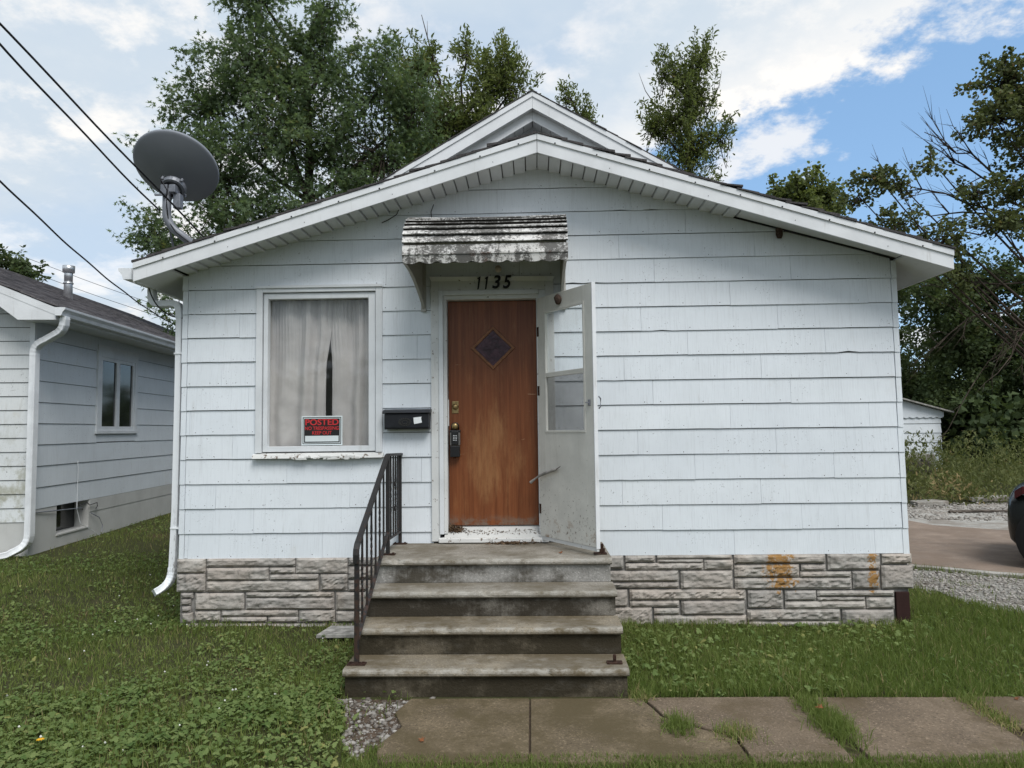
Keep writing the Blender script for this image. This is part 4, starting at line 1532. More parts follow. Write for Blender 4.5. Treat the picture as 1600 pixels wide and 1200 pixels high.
# ---- upper (main) roof behind
UY = 1.2
UZ, US = 5.425, 0.582
UX = 0.045
XM_L, XM_R = -3.50, 3.60
def ut(x):
    return UZ - US * abs(x - UX)
mb = MB()
def upts(y, o=0.0):
    return [(XM_L, y, ut(XM_L)), (UX, y, UZ), (XM_R, y, ut(XM_R)), (XM_R, y, ut(XM_R) - .06), (UX, y, UZ - .07), (XM_L, y, ut(XM_L) - .06)]
mb.prism(upts(UY + .02), upts(11.3))
roof2 = mb.build('main_roof', M['roof'], house)
for side in (-1, 1):
    xe = XM_L if side < 0 else XM_R
    c, w = 0, 0.125
    while c * w < abs(xe - UX):
        xa = xe - side * c * w
        xb = xa - side * (w + .04)
        if side * (xb - UX) < 0:
            xb = UX
        yf = UY - .012 - sr.random() * .012
        th = .012 + sr.random() * .008
        a = [(xa, yf, ut(xa) + .002), (xb, yf, ut(xb)), (xb, yf, ut(xb) + .010), (xa, yf, ut(xa) + th)]
        MB().prism(a, [(p[0], 11.3, p[2]) for p in a]).build('shingle_course', M['roof'], roof2)
        c += 1
    def ub(ta, tb, y0, y1, xlim=2.6):
        x0_, x1_ = UX + side * .001, UX + side * xlim
        a = [(x0_, y0, ut(x0_) + ta), (x1_, y0, ut(x1_) + ta), (x1_, y0, ut(x1_) + tb), (x0_, y0, ut(x0_) + tb)]
        return MB().prism(a, [(p[0], y1, p[2]) for p in a])
    f2 = ub(-.055, -.185, UY, UY + .02).build('fascia', M['fascia'], house)
    ub(-.004, -.057, UY - .012, UY + .02).build('drip_edge', M['fascia'], f2)
    ub(-.175, -.295, UY + .08, UY + .10).build('frieze_board', M['fascia'], house)
    # soffit strip between the two
    ub(-.178, -.186, UY + .02, UY + .34).build('soffit', M['soffit'], house)
    for k in range(24):
        x0_, x1_ = UX + side * (k * .10 + .004), UX + side * ((k + 1) * .10 - .002)
        a = [(x0_, UY + .10, ut(x0_) - .250), (x1_, UY + .10, ut(x1_) - .257), (x1_, UY + .10, ut(x1_) - .235), (x0_, UY + .10, ut(x0_) - .235)]
        MB().prism(a, [(p[0], UY + .36, p[2]) for p in a]).build('soffit_panel', M['soffit'], house)
g = [(UX - 3.2, ut(UX - 3.2) - .2), (UX + 3.2, ut(UX + 3.2) - .2), (UX, UZ - .2)]
MB().prism([(x, UY + .36, z) for x, z in g], [(x, UY + .42, z) for x, z in g]).build('gable_wall', M['siding'], house)
MB().prism([(x, 10.9, z) for x, z in g], [(x, 10.98, z) for x, z in g]).build('gable_wall', M['siding'], house)
for xe, side in ((XM_L, -1), (XM_R, 1)):
    zt = ut(xe)
    MB().box(min(xe, xe - side * .02), max(xe, xe - side * .02), UY + .2, 11.3, zt - .17, zt - .03).build('eave_board', M['fascia'], house)
    xw = XL if side < 0 else XR
    MB().box(min(xe - side * .02, xw - side * .02), max(xe - side * .02, xw - side * .02), 1.25, 11.0, zt - .172, zt - .160).build('eave_soffit', M['soffit'], house)

# ---- gutter and downspout
def gprof(x, y, z, s=1):
    """K-style gutter section, open on top; s=-1 faces -x"""
    o = [(0, 0), (0, -.10), (.075 * s, -.10), (.088 * s, -.06), (.118 * s, -.025), (.122 * s, 0), (.117 * s, 0), (.112 * s, -.02), (.083 * s, -.056), (.071 * s, -.095), (.005 * s, -.095), (.005 * s, 0)]
    return [(x + a, y, z + b) for a, b in o]
mb = MB()
mb.loft([gprof(XE_L - .060, -0.30, 3.185, -1), gprof(XE_L - .060, 2.0, 3.175, -1), gprof(XE_L - .060, 11.2, 3.15, -1)])
gut = mb.build('gutter', M['gutter'], house)
MB().box(XE_L - .0595, XE_L - .001, -.28, 11.2, 3.06, 3.165).build('gutter_board', M['fascia'], gut)
cap_ = [(0, 0), (0, -.10), (-.075, -.10), (-.088, -.06), (-.118, -.025), (-.122, 0)]
MB().prism([(XE_L - .060 + a, -0.306, 3.185 + b) for a, b in cap_], [(XE_L - .060 + a, -0.301, 3.185 + b) for a, b in cap_]).build('end_cap', M['gutter'], gut)
def rtube(path, w, d, name, mat, parent, ribs=True):
    """rectangular corrugated pipe"""
    mb = MB()
    path = [Vector(p) for p in path]
    rings = []
    for i, p in enumerate(path):
        a, b = path[max(0, i - 1)], path[min(len(path) - 1, i + 1)]
        dr = (b - a).normalized()
        y = Vector((0, 1, 0)) if abs(dr.y) < .8 else Vector((1, 0, 0))
        x = dr.cross(y).normalized()
        y = x.cross(dr).normalized()
        k = 1.0 + (0.05 if (ribs and i % 2) else 0)
        ring = []
        for u, t in ((-1, -.8), (-.8, -1), (-.3, -.94), (.3, -.94), (.8, -1), (1, -.8), (1, .8), (.8, 1), (-.8, 1), (-1, .8)):
            ring.append(p + x * u * w / 2 * k + y * t * d / 2 * k)
        rings.append(ring)
    mb.loft(rings)
    return mb.build(name, mat, parent)
def bez(p0, p1, p2, p3, n=14):
    out = []
    for i in range(n + 1):
        t = i / n
        q = Vector(p0) * (1 - t) ** 3 + Vector(p1) * 3 * t * (1 - t) ** 2 + Vector(p2) * 3 * t * t * (1 - t) + Vector(p3) * t ** 3
        out.append(tuple(q))
    return out
ds = rtube([(-3.252, 0.045, 2.80), (-3.254, 0.045, 2.0), (-3.262, .045, 1.02), (-3.278, .04, .50)], .055, .075, 'downspout', M['downspout'], house, False)
rtube(bez((-3.525, .06, 3.085), (-3.54, .06, 2.93), (-3.50, .05, 2.915), (-3.40, .05, 2.925), 12) + bez((-3.38, .05, 2.925), (-3.27, .045, 2.93), (-3.254, .045, 2.92), (-3.252, .045, 2.79), 8), .060, .078, 'elbow', M['downspout'], ds)
rtube(bez((-3.278, .04, .515), (-3.283, .04, .40), (-3.29, .0, .36), (-3.375, -.09, .315), 16), .060, .080, 'outlet_elbow', M['downspout'], ds)
mb = MB().box(-3.292, -3.205, .003, .088, .86, .875).box(-3.286, -3.205, .003, .088, 2.45, 2.465)
mb.build('strap', M['gutter'], ds)

# ---- concrete steps
steps = thing('front_steps', 'stained four-riser concrete front steps leading to brown door', 'steps', (-0.33, -0.9, 0))
SX_0, SX_1 = -1.245, 0.585
NZ = [(-0.83, .72), (-1.13, .54), (-1.43, .36), (-1.73, .18)]
tm = [M['tread'], M['tread'], M['tread_low'], M['tread_low']]
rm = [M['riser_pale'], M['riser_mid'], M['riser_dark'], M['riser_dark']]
for k, (yn, zt) in enumerate(NZ):
    yb = -0.018 if k == 0 else NZ[k - 1][0] + 0.025
    zb = zt - 0.18 if k < 3 else -0.12
    yr = yn + 0.030
    n = 60
    rows_t, rows_r = [], []
    for i in range(n + 1):
        u = i / n
        x = SX_0 - .012 + (SX_1 - SX_0 + .024) * u
        w1 = 0.006 * mnoise.noise(Vector((x * 4, k * 3.1, 0))) + 0.005 * mnoise.noise(Vector((x * 19, k * 3.1, 2)))
        chip = max(0, mnoise.noise(Vector((x * 7, k * 9.7, 5))) - .35) * 0.09
        ed = 0.010 if i in (0, n) else 0.0
        rows_t.append([(x, yb, zt), (x, yn + .05 + ed, zt + w1 * .3), (x, yn + .018 + w1 + chip + ed, zt - .002 - chip * .5), (x, yn + .006 + w1 + chip + ed, zt - .010 - chip * .3),
                       (x, yn + w1 * .7 + chip * .7 + ed, zt - .022), (x, yn + w1 * .7 + .001 + ed, zt - .036), (x, yn + .010 + ed, zt - .046), (x, yr + .004, zt - .050), (x, yb, zt - .050)])
        xr = SX_0 + (SX_1 - SX_0) * u
        w2 = 0.003 * mnoise.noise(Vector((xr * 5, k * 5.3, 8)))
        rows_r.append([(xr, yb if k else -0.02, zt - .051), (xr, yr + w2, zt - .051), (xr, yr + w2 + .002, zt - .11), (xr, yr + w2, zb + .001), (xr, yb if k else -0.02, zb + .001)])
    st = MB().loft(rows_t).build('tread', tm[k], steps)
    wa = st.data.attributes.new('wear', 'FLOAT', 'POINT')
    wv_ = [0, .35, 1, 1, .8, .3, 0, 0, 0]
    wa.data.foreach_set('value', [wv_[q_ % 9] for q_ in range(len(st.data.vertices))])
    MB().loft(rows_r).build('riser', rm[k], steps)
# solid fill below the landing so that no light leaks through
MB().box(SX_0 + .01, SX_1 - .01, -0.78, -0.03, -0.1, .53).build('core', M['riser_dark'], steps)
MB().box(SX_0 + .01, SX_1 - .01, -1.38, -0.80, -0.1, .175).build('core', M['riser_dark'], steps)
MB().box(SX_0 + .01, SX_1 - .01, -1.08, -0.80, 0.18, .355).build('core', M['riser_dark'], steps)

# ---- railing
ral = thing('hand_railing', 'rusty black iron hand railing with twisted balusters on steps', 'railing', (-1.19, -1.61, .18))
RX = -1.19
def lerp(a, b, t):
    return a + (b - a) * t
ya, za = -1.615, 0.955      # lower bend of the rail
yb_, zb_ = -0.60, 1.525     # upper bend
def rail_z(y):
    return lerp(za, zb_, (y - ya) / (yb_ - ya)) if y < yb_ else zb_ - 0.02 * (y - yb_)
def flat_bar(path, w, h, name):
    mb = MB()
    rings = []
    path = [Vector(p) for p in path]
    for i, p in enumerate(path):
        a, b = path[max(0, i - 1)], path[min(len(path) - 1, i + 1)]
        d = (b - a).normalized()
        x = Vector((1, 0, 0))
        y = x.cross(d).normalized()
        rings.append([p + x * u * w / 2 + y * t * h / 2 for u, t in ((-1, -.6), (-.7, -1), (.7, -1), (1, -.6), (1, .6), (.7, 1), (-.7, 1), (-1, .6))])
    return mb.loft(rings).build(name, M['iron'], ral)
flat_bar([(RX, -1.628, .845), (RX, -1.632, .90), (RX, -1.625, .935), (RX, -1.60, .965), (RX, yb_ - .02, zb_ - .008), (RX, yb_ + .02, zb_ + .002), (RX, -0.02, zb_ - .012)], .040, .022, 'top_rail')
def sq(y, z0, z1, w, name='post'):
    MB().box(RX - w / 2, RX + w / 2, y - w / 2, y + w / 2, z0, z1).build(name, M['iron'], ral, bevel=0.002)
sq(-1.61, .186, .90, .030)
sq(-0.59, .726, 1.515, .030)
sq(-0.055, .726, 1.505, .028)
for y, z in ((-1.61, .18), (-0.59, .72), (-0.055, .72)):
    MB().box(RX - .06, RX + .06, y - .028, y + .028, z + .001, z + .009).box(RX - .05, RX - .036, y - .007, y + .007, z + .009, z + .018).box(RX + .036, RX + .05, y - .007, y + .007, z + .009, z + .018).build('base_plate', M['rust'], ral)
# lower rail runs parallel to the stair, then level on the landing
flat_bar([(RX, -1.595, .335), (RX, -0.605, .895)], .028, .014, 'bottom_rail')
flat_bar([(RX, -0.575, .84), (RX, -0.075, .83)], .028, .014, 'bottom_rail')
def lowz(y):
    return lerp(.335, .895, (y + 1.595) / .99) if y < -.6 else .835
for k, y in enumerate([-1.46, -1.32, -1.18, -1.04, -.90, -.755, -.47, -.36, -.26, -.16]):
    z0, z1 = lowz(y) + .006, rail_z(y) - .010
    n = 22
    mb = MB()
    rings = []
    for i in range(n + 1):
        t = i / n
        tw = sstep(.22, .78, t) * math.pi * 2.5 if (k % 2 == 0) else 0
        rings.append([(RX + math.cos(a + tw) * .0095, y + math.sin(a + tw) * .0095, lerp(z0, z1, t)) for a in (math.pi / 4, 3 * math.pi / 4, 5 * math.pi / 4, 7 * math.pi / 4)])
    mb.loft(rings).build('baluster', M['iron'], ral)
for zc in (1.27, 1.06):
    mb = MB()
    for s_ in (-1, 1):
        pts = []
        for i in range(18):
            t = i / 17
            a = t * 4.6
            r_ = .034 * (1 - .62 * t)
            pts.append((RX + .004 * s_, -.31 + s_ * (.004 + r_ * math.sin(a) * .9), zc + s_ * (.035 - r_ * (1 - math.cos(a)) * .9)))
        mb.tube(pts, .0065, 5)
    mb.build('scroll', M['iron'], ral)
# stubs of the missing right-hand railing
s1 = thing('railing_stub', 'rusted cut-off railing post with base plate on lowest step', 'railing stub', (.515, -1.60, .18))
MB().box(.465, .565, -1.628, -1.572, .1815, .190).build('base_plate', M['rust'], s1)
MB().box(.506, .526, -1.61, -1.59, .190, .235).build('post', M['rust'], s1)
s2 = thing('railing_stub', 'rusted railing post stub on landing under storm door edge', 'railing stub', (.545, -.62, .72))
MB().box(.475, .575, -.66, -.58, .7215, .730).build('base_plate', M['rust'], s2)
MB().box(.520, .550, -.636, -.606, .730, .80).build('post', M['rust'], s2)
MB().box(.548, .562, -.63, -.61, .730, .765).build('bolt', M['rust'], s2)

# ---- satellite dish
dish = thing('satellite_dish', 'large grey satellite dish on bent mast at roof edge', 'satellite dish', (-3.22, .3, 3.30))
DCEN = Vector((-3.405, .22, 4.285))
dn = Vector((-0.041, 0.627, 0.773)).normalized()        # where the bowl looks: away, up
e1 = Vector((1, 0, -0.30)); e1 = (e1 - dn * e1.dot(dn)).normalized()
e2 = dn.cross(e1).normalized()
def dish_pt(r, a, back):
    x, y = math.cos(a) * .380 * r, math.sin(a) * .372 * r
    return DCEN + e1 * x + e2 * y + dn * (-(1 - r * r) * .085 - back)
rings = []
nA = 56
for r_ in (0.02, .2, .4, .6, .8, .95, 1.0):
    rings.append([dish_pt(r_, 2 * math.pi * k / nA, 0.004) for k in range(nA)])
rings.append([dish_pt(1.025, 2 * math.pi * k / nA, 0.0) for k in range(nA)])
rings.append([dish_pt(1.025, 2 * math.pi * k / nA, -0.018) for k in range(nA)])
for r_ in (.99, .8, .5, .2, .02):
    rings.append([dish_pt(r_, 2 * math.pi * k / nA, -0.003) for k in range(nA)])
MB().loft(rings).build('reflector', M['dish'], dish, smooth=True)
mo = DCEN - dn * .105 + e2 * 0 + Vector((.015, 0, -.125))
MB().lathe([(0, .11), (.02, .115), (.05, .105), (.055, .085), (.03, .08)], mo, -dn, 24).build('mount_ring', M['dish_metal'], dish, smooth=False)
mb = MB()
for k in range(4):
    a = math.pi / 4 + k * math.pi / 2
    q = mo + (e1 * math.cos(a) + e2 * math.sin(a)) * .122
    mb.lathe([(0, .012), (.035, .012), (.04, .007)], q, -dn, 8)
mb.build('mount_bolt', M['dish_metal'], dish)
q = mo - dn * .085
mb = MB()
mb.box(q.x - .085, q.x - .02, q.y - .05, q.y + .05, q.z - .05, q.z + .05)
mb.box(q.x + .0, q.x + .06, q.y - .06, q.y + .05, q.z - .03, q.z + .045)
mb.build('bracket', M['dish_metal'], dish, bevel=0.006)
MB().box(q.x - .13, q.x - .03, q.y - .07, q.y - .05, q.z - .062, q.z - .045).build('clamp_plate', M['dish_metal'], dish)
MB().box(q.x + .02, q.x + .09, q.y - .02, q.y + .05, q.z - .17, q.z - .03).build('feed_arm_root', M['dish_metal'], dish, bevel=0.008)
mx, my, mz_ = q.x - .045, q.y, q.z
pth = [(mx, my, mz_ + .02), (mx, my, mz_ - .18)] + bez((mx, my, mz_ - .20), (mx, my, mz_ - .28), (mx + .025, my + .01, mz_ - .32), (mx + .07, my + .02, mz_ - .37), 8) + [(-3.03, my + .08, 3.37)]
MB().tube(pth, .039, 14).build('mast', M['mast'], dish, smooth=True)
MB().lathe([(0, .038), (.016, .038)], (mx, my, mz_ - .20), (0, 0, 1), 14).build('mast_collar', M['mast'], dish)
MB().tube([(mx + .02, my + .02, mz_ - .36), (-3.42, .35, 3.24)], .010, 8).build('brace', M['dish_metal'], dish)
MB().tube([(-3.00, my + .02, 3.385), (-3.10, my + .14, 3.335)], [.05, .05], 10).build('foot', M['dish_metal'], dish)
mb = MB().tube([(q.x - .08, q.y - .03, q.z + .06), (q.x - .06, q.y - .10, q.z + .09), (q.x + .0, q.y - .09, q.z - .02), (q.x - .02, q.y - .05, q.z - .16), (mx + .03, my - .02, mz_ - .30), (mx + .10, my - .02, mz_ - .40), (-3.06, my, 3.40)], .006, 6)
mb.build('coax_cable', M['cable'], dish, smooth=True)

# ---- cables
def cable(name, label, pts, r, group=None):
    n = 40
    P0, P1 = Vector(pts[0]), Vector(pts[1])
    sag = pts[2]
    path = []
    for i in range(n + 1):
        t = i / n
        p = P0.lerp(P1, t)
        p.z -= 4 * sag * t * (1 - t)
        p.z += .006 * math.sin(t * 31 + r * 900) * (1 if r > .006 else .3)
        path.append(p)
    mb = MB().tube(path, r, 6)
    o = mb.build(name, M['cable'], None, smooth=True, loc=tuple(P1))
    return tag(o, label, 'cable', group)


# ------------------------------------------------------------------ END OF PART 1
cable('service_cable', 'upper black service cable passing in front of satellite dish to roof', [(-4.13, -6.6, 6.17), (-3.11, 1.35, 3.345), 0.03], .0085)
cable('service_cable', 'lower sagging black service cable ending at satellite dish mast', [(-3.5, -6.6, 5.95), (-3.60, .30, 3.885), 0.18], .0085)
cable('service_cable', 'black cable strung past chimney flue towards leafy branch by eave', [(-5.40, 0.4, 4.38), (-7.86, 9.0, 4.10), 0.16], .011)
cable('utility_wire', 'faint distant wire above grey shingle roof, upper of two', [(-36, 28, 15.2), (-14, 34, 6.6), 0.5], .014)
cable('utility_wire', 'faint distant wire above grey shingle roof, lower of two', [(-36, 28, 14.4), (-14, 34, 6.1), 0.5], .014)
mb = MB().tube(bez((-3.50, -.05, 3.06), (-3.48, -.02, 2.92), (-3.40, .02, 2.80), (-3.22, .02, 2.785), 14), .006, 6)
mb.build('phone_wire', M['cable'], house, smooth=True)
mb = MB().tube([(-0.88, -0.02, 4.0 - .21), (-.905, -.022, 3.72), (-.90, -.02, 3.67), (-.915, -.022, 3.60)], .004, 5)
mb.build('loose_wire', M['cable'], house)
mb = MB().tube([(-1.19, -.05, 3.755), (-1.22, -.03, 3.70), (-1.30, -.02, 3.655), (-1.36, -.018, 3.63)], .004, 5)
mb.build('loose_wire', M['cable'], house)

# ------------------------------------------------------------------ neighbouring bungalow (turned a few degrees)
TH6 = R(6)
def nbt(p):
    x, y, z = p
    return (-6.2 + x * math.cos(TH6) - y * math.sin(TH6), 2.24 + x * math.sin(TH6) + y * math.cos(TH6), z)
nb = thing('bungalow', 'white neighbouring bungalow with grey shingle roof and white gutter', 'house', nbt((0, 0, .2)))
NBW, NBL, EZ, NSL = 7.6, 11.0, 3.235, 0.42
def B():
    return MB(nbt)
b_ = B()
b_.box(-.10, -.012, 0.012, NBL, .80, EZ)
b_.box(-NBW, -.10, 0.012, .10, .80, EZ)
b_.box(-NBW, -NBW + .1, .1, NBL, .80, EZ)
b_.box(-NBW, -.1, NBL - .1, NBL, .80, EZ)
nwall = b_.build('wall', M['gap'], nb)
BW = (.60, 1.42, .40, .785)     # basement window recess (y0,y1,z0,z1)
b_ = B()
b_.box(-.22, .0, 0.0, BW[0], -.1, .80).box(-.22, 0, BW[1], NBL, -.1, .80).box(-.22, 0, BW[0], BW[1], -.1, BW[2])
b_.box(-NBW, -.22, 0.0, .2, -.1, .80)
nf = b_.build('foundation', M['found'], nb)
B().box(-.215, -.19, BW[0] + .01, BW[1] - .01, BW[2] + .01, BW[3] - .01).build('basement_window', M['dark_glass'], nf)
B().box(-.19, .012, BW[0], BW[1], BW[2] + .001, BW[2] + .02).build('ledge', M['found'], nf)
B().box(-.0, .006, BW[1] + .02, NBL - 1, .62, .795).build('patched_band', M['found'], nf)
NWIN = (1.55, 2.85, 1.78, 3.04)
k = 0
cs = .268
while .80 + k * cs < EZ:
    z0 = .80 + k * cs
    z1 = min(z0 + cs - .006, EZ)
    segs = [(0.04, NBL)]
    if z1 > NWIN[2] and z0 < NWIN[3]:
        segs = [(0.04, NWIN[0] + .03), (NWIN[1] - .03, NBL)]
    for (p, q) in segs:
        a = [(.006, p, z0), (.006, q, z0), (-.004, q, z1), (-.004, p, z1)]
        c = [(-.011, p, z0), (-.011, q, z0), (-.011, q, z1), (-.011, p, z1)]
        if z1 > NWIN[2] > z0 + .02 and False:
            pass
        B().prism(a, c).build('siding_board', M['siding_nb'], nwall)
    k += 1
B().box(-.0105, .004, NWIN[0] + .031, NWIN[1] - .031, NWIN[3] - .02, EZ).build('siding_board', M['siding_nb'], nwall)
B().box(-.0105, .004, NWIN[0] + .031, NWIN[1] - .031, 1.612, NWIN[2] + .02).build('siding_board', M['siding_nb'], nwall)
k = 0
fsx = .172
while .66 + k * fsx < 4.9:
    z0 = .66 + k * fsx
    z1 = z0 + fsx - .008
    xr = -.05
    if z1 > EZ + .02:
        xr = min(-.05, .30 - (z1 - EZ + .05) / NSL)
    xl = -NBW - xr - 0.0
    if xr - xl < .3:
        break
    a = [(xl, -.010, z0), (xr, -.010, z0), (xr, .001, z1), (xl, .001, z1)]
    c = [(xl, .011, z0), (xr, .011, z0), (xr, .011, z1), (xl, .011, z1)]
    B().prism(a, c).build('siding_board', M['siding_front_nb'], nwall)
    k += 1
B().box(-.048, .010, -.014, .038, .62, EZ - .02).build('corner_board', M['trim'], nb)
# window with two narrow lights
b_ = B()
b_.box(-.02, .022, NWIN[0], NWIN[0] + .10, NWIN[2], NWIN[3]).box(-.02, .022, NWIN[1] - .10, NWIN[1], NWIN[2], NWIN[3])
b_.box(-.02, .022, NWIN[0] + .10, NWIN[1] - .10, NWIN[3] - .17, NWIN[3]).box(-.02, .034, NWIN[0] - .02, NWIN[1] + .02, NWIN[2] - .05, NWIN[2] + .0)
nw = b_.build('window', M['trim'], nb, bevel=.003)
for (p, q) in ((NWIN[0] + .10, (NWIN[0] + NWIN[1]) / 2), ((NWIN[0] + NWIN[1]) / 2, NWIN[1] - .10)):
    b_ = B()
    zt_ = NWIN[3] - .17
    b_.box(-.03, .012, p, p + .055, NWIN[2], zt_).box(-.03, .012, q - .055, q, NWIN[2], zt_)
    b_.box(-.03, .012, p + .055, q - .055, NWIN[2], NWIN[2] + .06).box(-.03, .012, p + .055, q - .055, zt_ - .05, zt_)
    sh = b_.build('sash', M['trim'], nw)
    B().box(-.018, -.010, p + .05, q - .05, NWIN[2] + .05, zt_ - .04).build('pane', M['dark_glass'], nw)
# roof
EO, FO = .42, .32
def rz(x):
    return 3.27 + NSL * (EO - x) if x > -NBW / 2 else 3.27 + NSL * (x + NBW + EO)
b_ = B()
xm = -NBW / 2
def rp(y):
    return [(EO, y, rz(EO)), (xm, y, rz(xm)), (-NBW - EO, y, rz(-NBW - EO)), (-NBW - EO, y, rz(EO) - .09), (xm, y, rz(xm) - .10), (EO, y, rz(EO) - .09)]
b_.prism(rp(-FO + .02), rp(NBL + .3))
nroof = b_.build('roof', M['nb_roof'], nb)
cw = .135
ncs = int((EO - xm) / cw)
for c in range(ncs + 1):
    xa = EO + .02 - c * cw
    xb = max(xm, xa - cw - .04)
    a = [(xa, -FO - .01, rz(min(xa, EO)) + .004), (xb, -FO - .01, rz(xb) + .001), (xb, -FO - .01, rz(xb) + .008), (xa, -FO - .01, rz(min(xa, EO)) + .018)]
    ys_ = [-FO - .01]
    yy = -FO - .01 + sr.uniform(.2, .9)
    # tabs of one course, broken at random lengths
    while yy < NBL + .3:
        ys_.append(yy)
        yy += sr.choice((.9, 1.2, 1.8, 2.4))
    ys_.append(NBL + .3)
    pieces = list(zip(ys_[:-1], ys_[1:]))
    for (ya_, yb2) in pieces[:5]:
        jj = sr.uniform(0, .006)
        aa = [(p[0] + jj, ya_ + .002, p[2] + (jj if i in (0, 3) else 0)) for i, p in enumerate(a)]
        B().prism(aa, [(p[0], yb2 - .002, p[2]) for p in aa]).build('shingle_course', M['nb_roof'], nroof)
    if len(pieces) > 5:
        ya_ = pieces[5][0]
        aa = [(p[0], ya_ + .002, p[2]) for p in a]
        B().prism(aa, [(p[0], NBL + .3, p[2]) for p in aa]).build('shingle_course', M['nb_roof'], nroof)
# front rake boards
for side in (1, -1):
    def xx(x):
        return x if side > 0 else -NBW - x
    xe_, xr_ = EO, xm
    a = [(xx(xe_), -FO, rz(xe_) - .01), (xx(xr_), -FO, rz(xr_) - .01), (xx(xr_), -FO, rz(xr_) - .10), (xx(xe_), -FO, rz(xe_) - .10)]
    B().prism(a, [(p[0], -FO + .03, p[2]) for p in a]).build('rake_board', M['fascia'], nb)
    a = [(xx(xe_), -FO + .004, rz(xe_) - .095), (xx(xr_), -FO + .004, rz(xr_) - .095), (xx(xr_), -FO + .004, rz(xr_) - .26), (xx(-.25), -FO + .004, rz(-.25) - .26), (xx(-.02), -FO + .004, 3.115), (xx(xe_), -FO + .004, 3.115)]
    B().prism(a, [(p[0], -FO + .028, p[2]) for p in a]).build('rake_fascia', M['fascia'], nb)
    a = [(xx(-.02), -FO + .03, 3.125), (xx(-.02), 0.0, 3.125), (xx(EO), 0.0, 3.125), (xx(EO), -FO + .03, 3.125)]
    B().prism(a, [(p[0], p[1], 3.145) for p in a]).build('eave_return', M['soffit'], nb)
B().box(.0, EO, .0, NBL, 3.150, 3.165).build('eave_soffit', M['soffit'], nb)
B().box(EO - .02, EO - .001, -FO + .03, NBL, 3.13, 3.25).build('eave_board', M['fascia'], nb)
b_ = B()
b_.loft([gprof(EO, -FO - .02, 3.262), gprof(EO, 4, 3.258), gprof(EO, NBL + .1, 3.25)])
ng = b_.build('gutter', M['gutter'], nb)
capp = [(0, 0), (0, -.10), (.075, -.10), (.088, -.06), (.118, -.025), (.122, 0)]
B().prism([(EO + a, -FO - .026, 3.262 + b) for a, b in capp], [(EO + a, -FO - .021, 3.262 + b) for a, b in capp]).build('end_cap', M['gutter'], ng)
def nrt(path, name, parent):
    return rtube([nbt(p) for p in path], .075, .10, name, M['gutter'], parent)
nd_ = nrt([(.06, -.09, 2.72), (.06, -.09, 1.8), (.06, -.09, 1.0), (.06, -.09, .52)], 'downspout', nb)
nrt(bez((.485, -.24, 3.165), (.485, -.24, 3.02), (.45, -.22, 2.985), (.34, -.18, 2.945), 10) + bez((.24, -.14, 2.90), (.10, -.10, 2.85), (.06, -.09, 2.82), (.06, -.09, 2.70), 10), 'elbow', nd_)
nrt(bez((.06, -.09, .54), (.06, -.09, .40), (.02, -.12, .36), (-.12, -.22, .30), 10) + [(-.45, -.46, .245)], 'outlet_elbow', nd_)
# loose wires on the wall
B().tube([(.02, 1.05, 1.37), (.03, 1.05, 1.25), (.02, 1.06, .9), (.03, 1.04, .70), (.05, 1.10, .50), (.10, 1.35, .36), (.14, 1.48, .27)], .005, 5).build('loose_wire', M['trim'], nb)
B().tube([(.01, .05, .765), (.03, .6, .735), (.05, 1.0, .715), (.02, 1.2, .70), (-.05, 1.35, .66)], .007, 5).build('loose_wire', M['dish_metal'], nb)
B().tube([(.02, 1.1, .74), (.06, 1.25, .77), (.02, 1.4, .72), (.05, 1.55, .74), (.02, 1.62, .68), (.05, 1.52, .66)], .006, 5).build('loose_wire', M['cable'], nb)
B().tube([(.02, 1.45, .60), (.05, 1.62, .52), (.08, 1.66, .40), (.10, 1.58, .28)], .006, 5).build('loose_wire', M['dish_metal'], nb)
# flue pipe
fx, fy = -1.75, 4.05
fl = B()
fzz = rz(fx)
fl.lathe([(-.1, .078), (.25, .070), (.30, .070)], (fx, fy, fzz), (0, 0, 1), 20)
flue = fl.build('flue_pipe', M['flue'], nb, smooth=True)
B().lathe([(0, .070), (.24, .070)], (fx, fy, fzz + .30), (0, 0, 1), 20).build('flue_section', M['flue'], flue, smooth=True)
B().lathe([(0, .082), (.012, .086), (.024, .082)], (fx, fy, fzz + .26), (0, 0, 1), 20).build('storm_collar', M['flue'], flue)
B().lathe([(0, .098), (.12, .102), (.125, .07)], (fx, fy, fzz + .47), (0, 0, 1), 20).build('flue_cap', M['flue'], flue, smooth=True)

# ------------------------------------------------------------------ shed
shed = thing('shed', 'white clapboard shed with scalloped trim at edge of thicket', 'shed', (13.2, 20, 0))
HW0, HW1, HR = 10.9, 14.86, 12.9
def sz(x):
    return 2.78 - .29 * abs(x - HR)
mb = MB().box(HW0 + .01, HW1 - .01, 20.03, 24.5, -.1, 2.15)
g = [(HW0 + .01, 2.15), (HW1 - .01, 2.15), (HW1 - .01, sz(HW1) - .05), (HR, 2.72), (HW0 + .01, sz(HW0) - .05)]
mb.prism([(x, 20.03, z) for x, z in g], [(x, 24.5, z) for x, z in g])
sw = mb.build('wall', M['siding'], shed)
for k in range(6):
    z0 = .02 + k * .345
    MB().prism([(HW0, 19.99, z0), (HW1 + .015, 19.99, z0), (HW1 - .005, 20.012, z0 + .338), (HW0, 20.012, z0 + .338)],
               [(HW0, 20.028, z0), (HW1, 20.028, z0), (HW1, 20.028, z0 + .338), (HW0, 20.028, z0 + .338)]).build('clapboard', M['siding'], sw)
pts = []
x = HW0 - .1
bot = []
nn = 64
for i in range(nn + 1):
    x = HW0 - .1 + (HW1 - HW0 + .2) * i / nn
    bot.append((x, 1.985 - .05 * abs(math.sin(i / nn * math.pi * 17))))
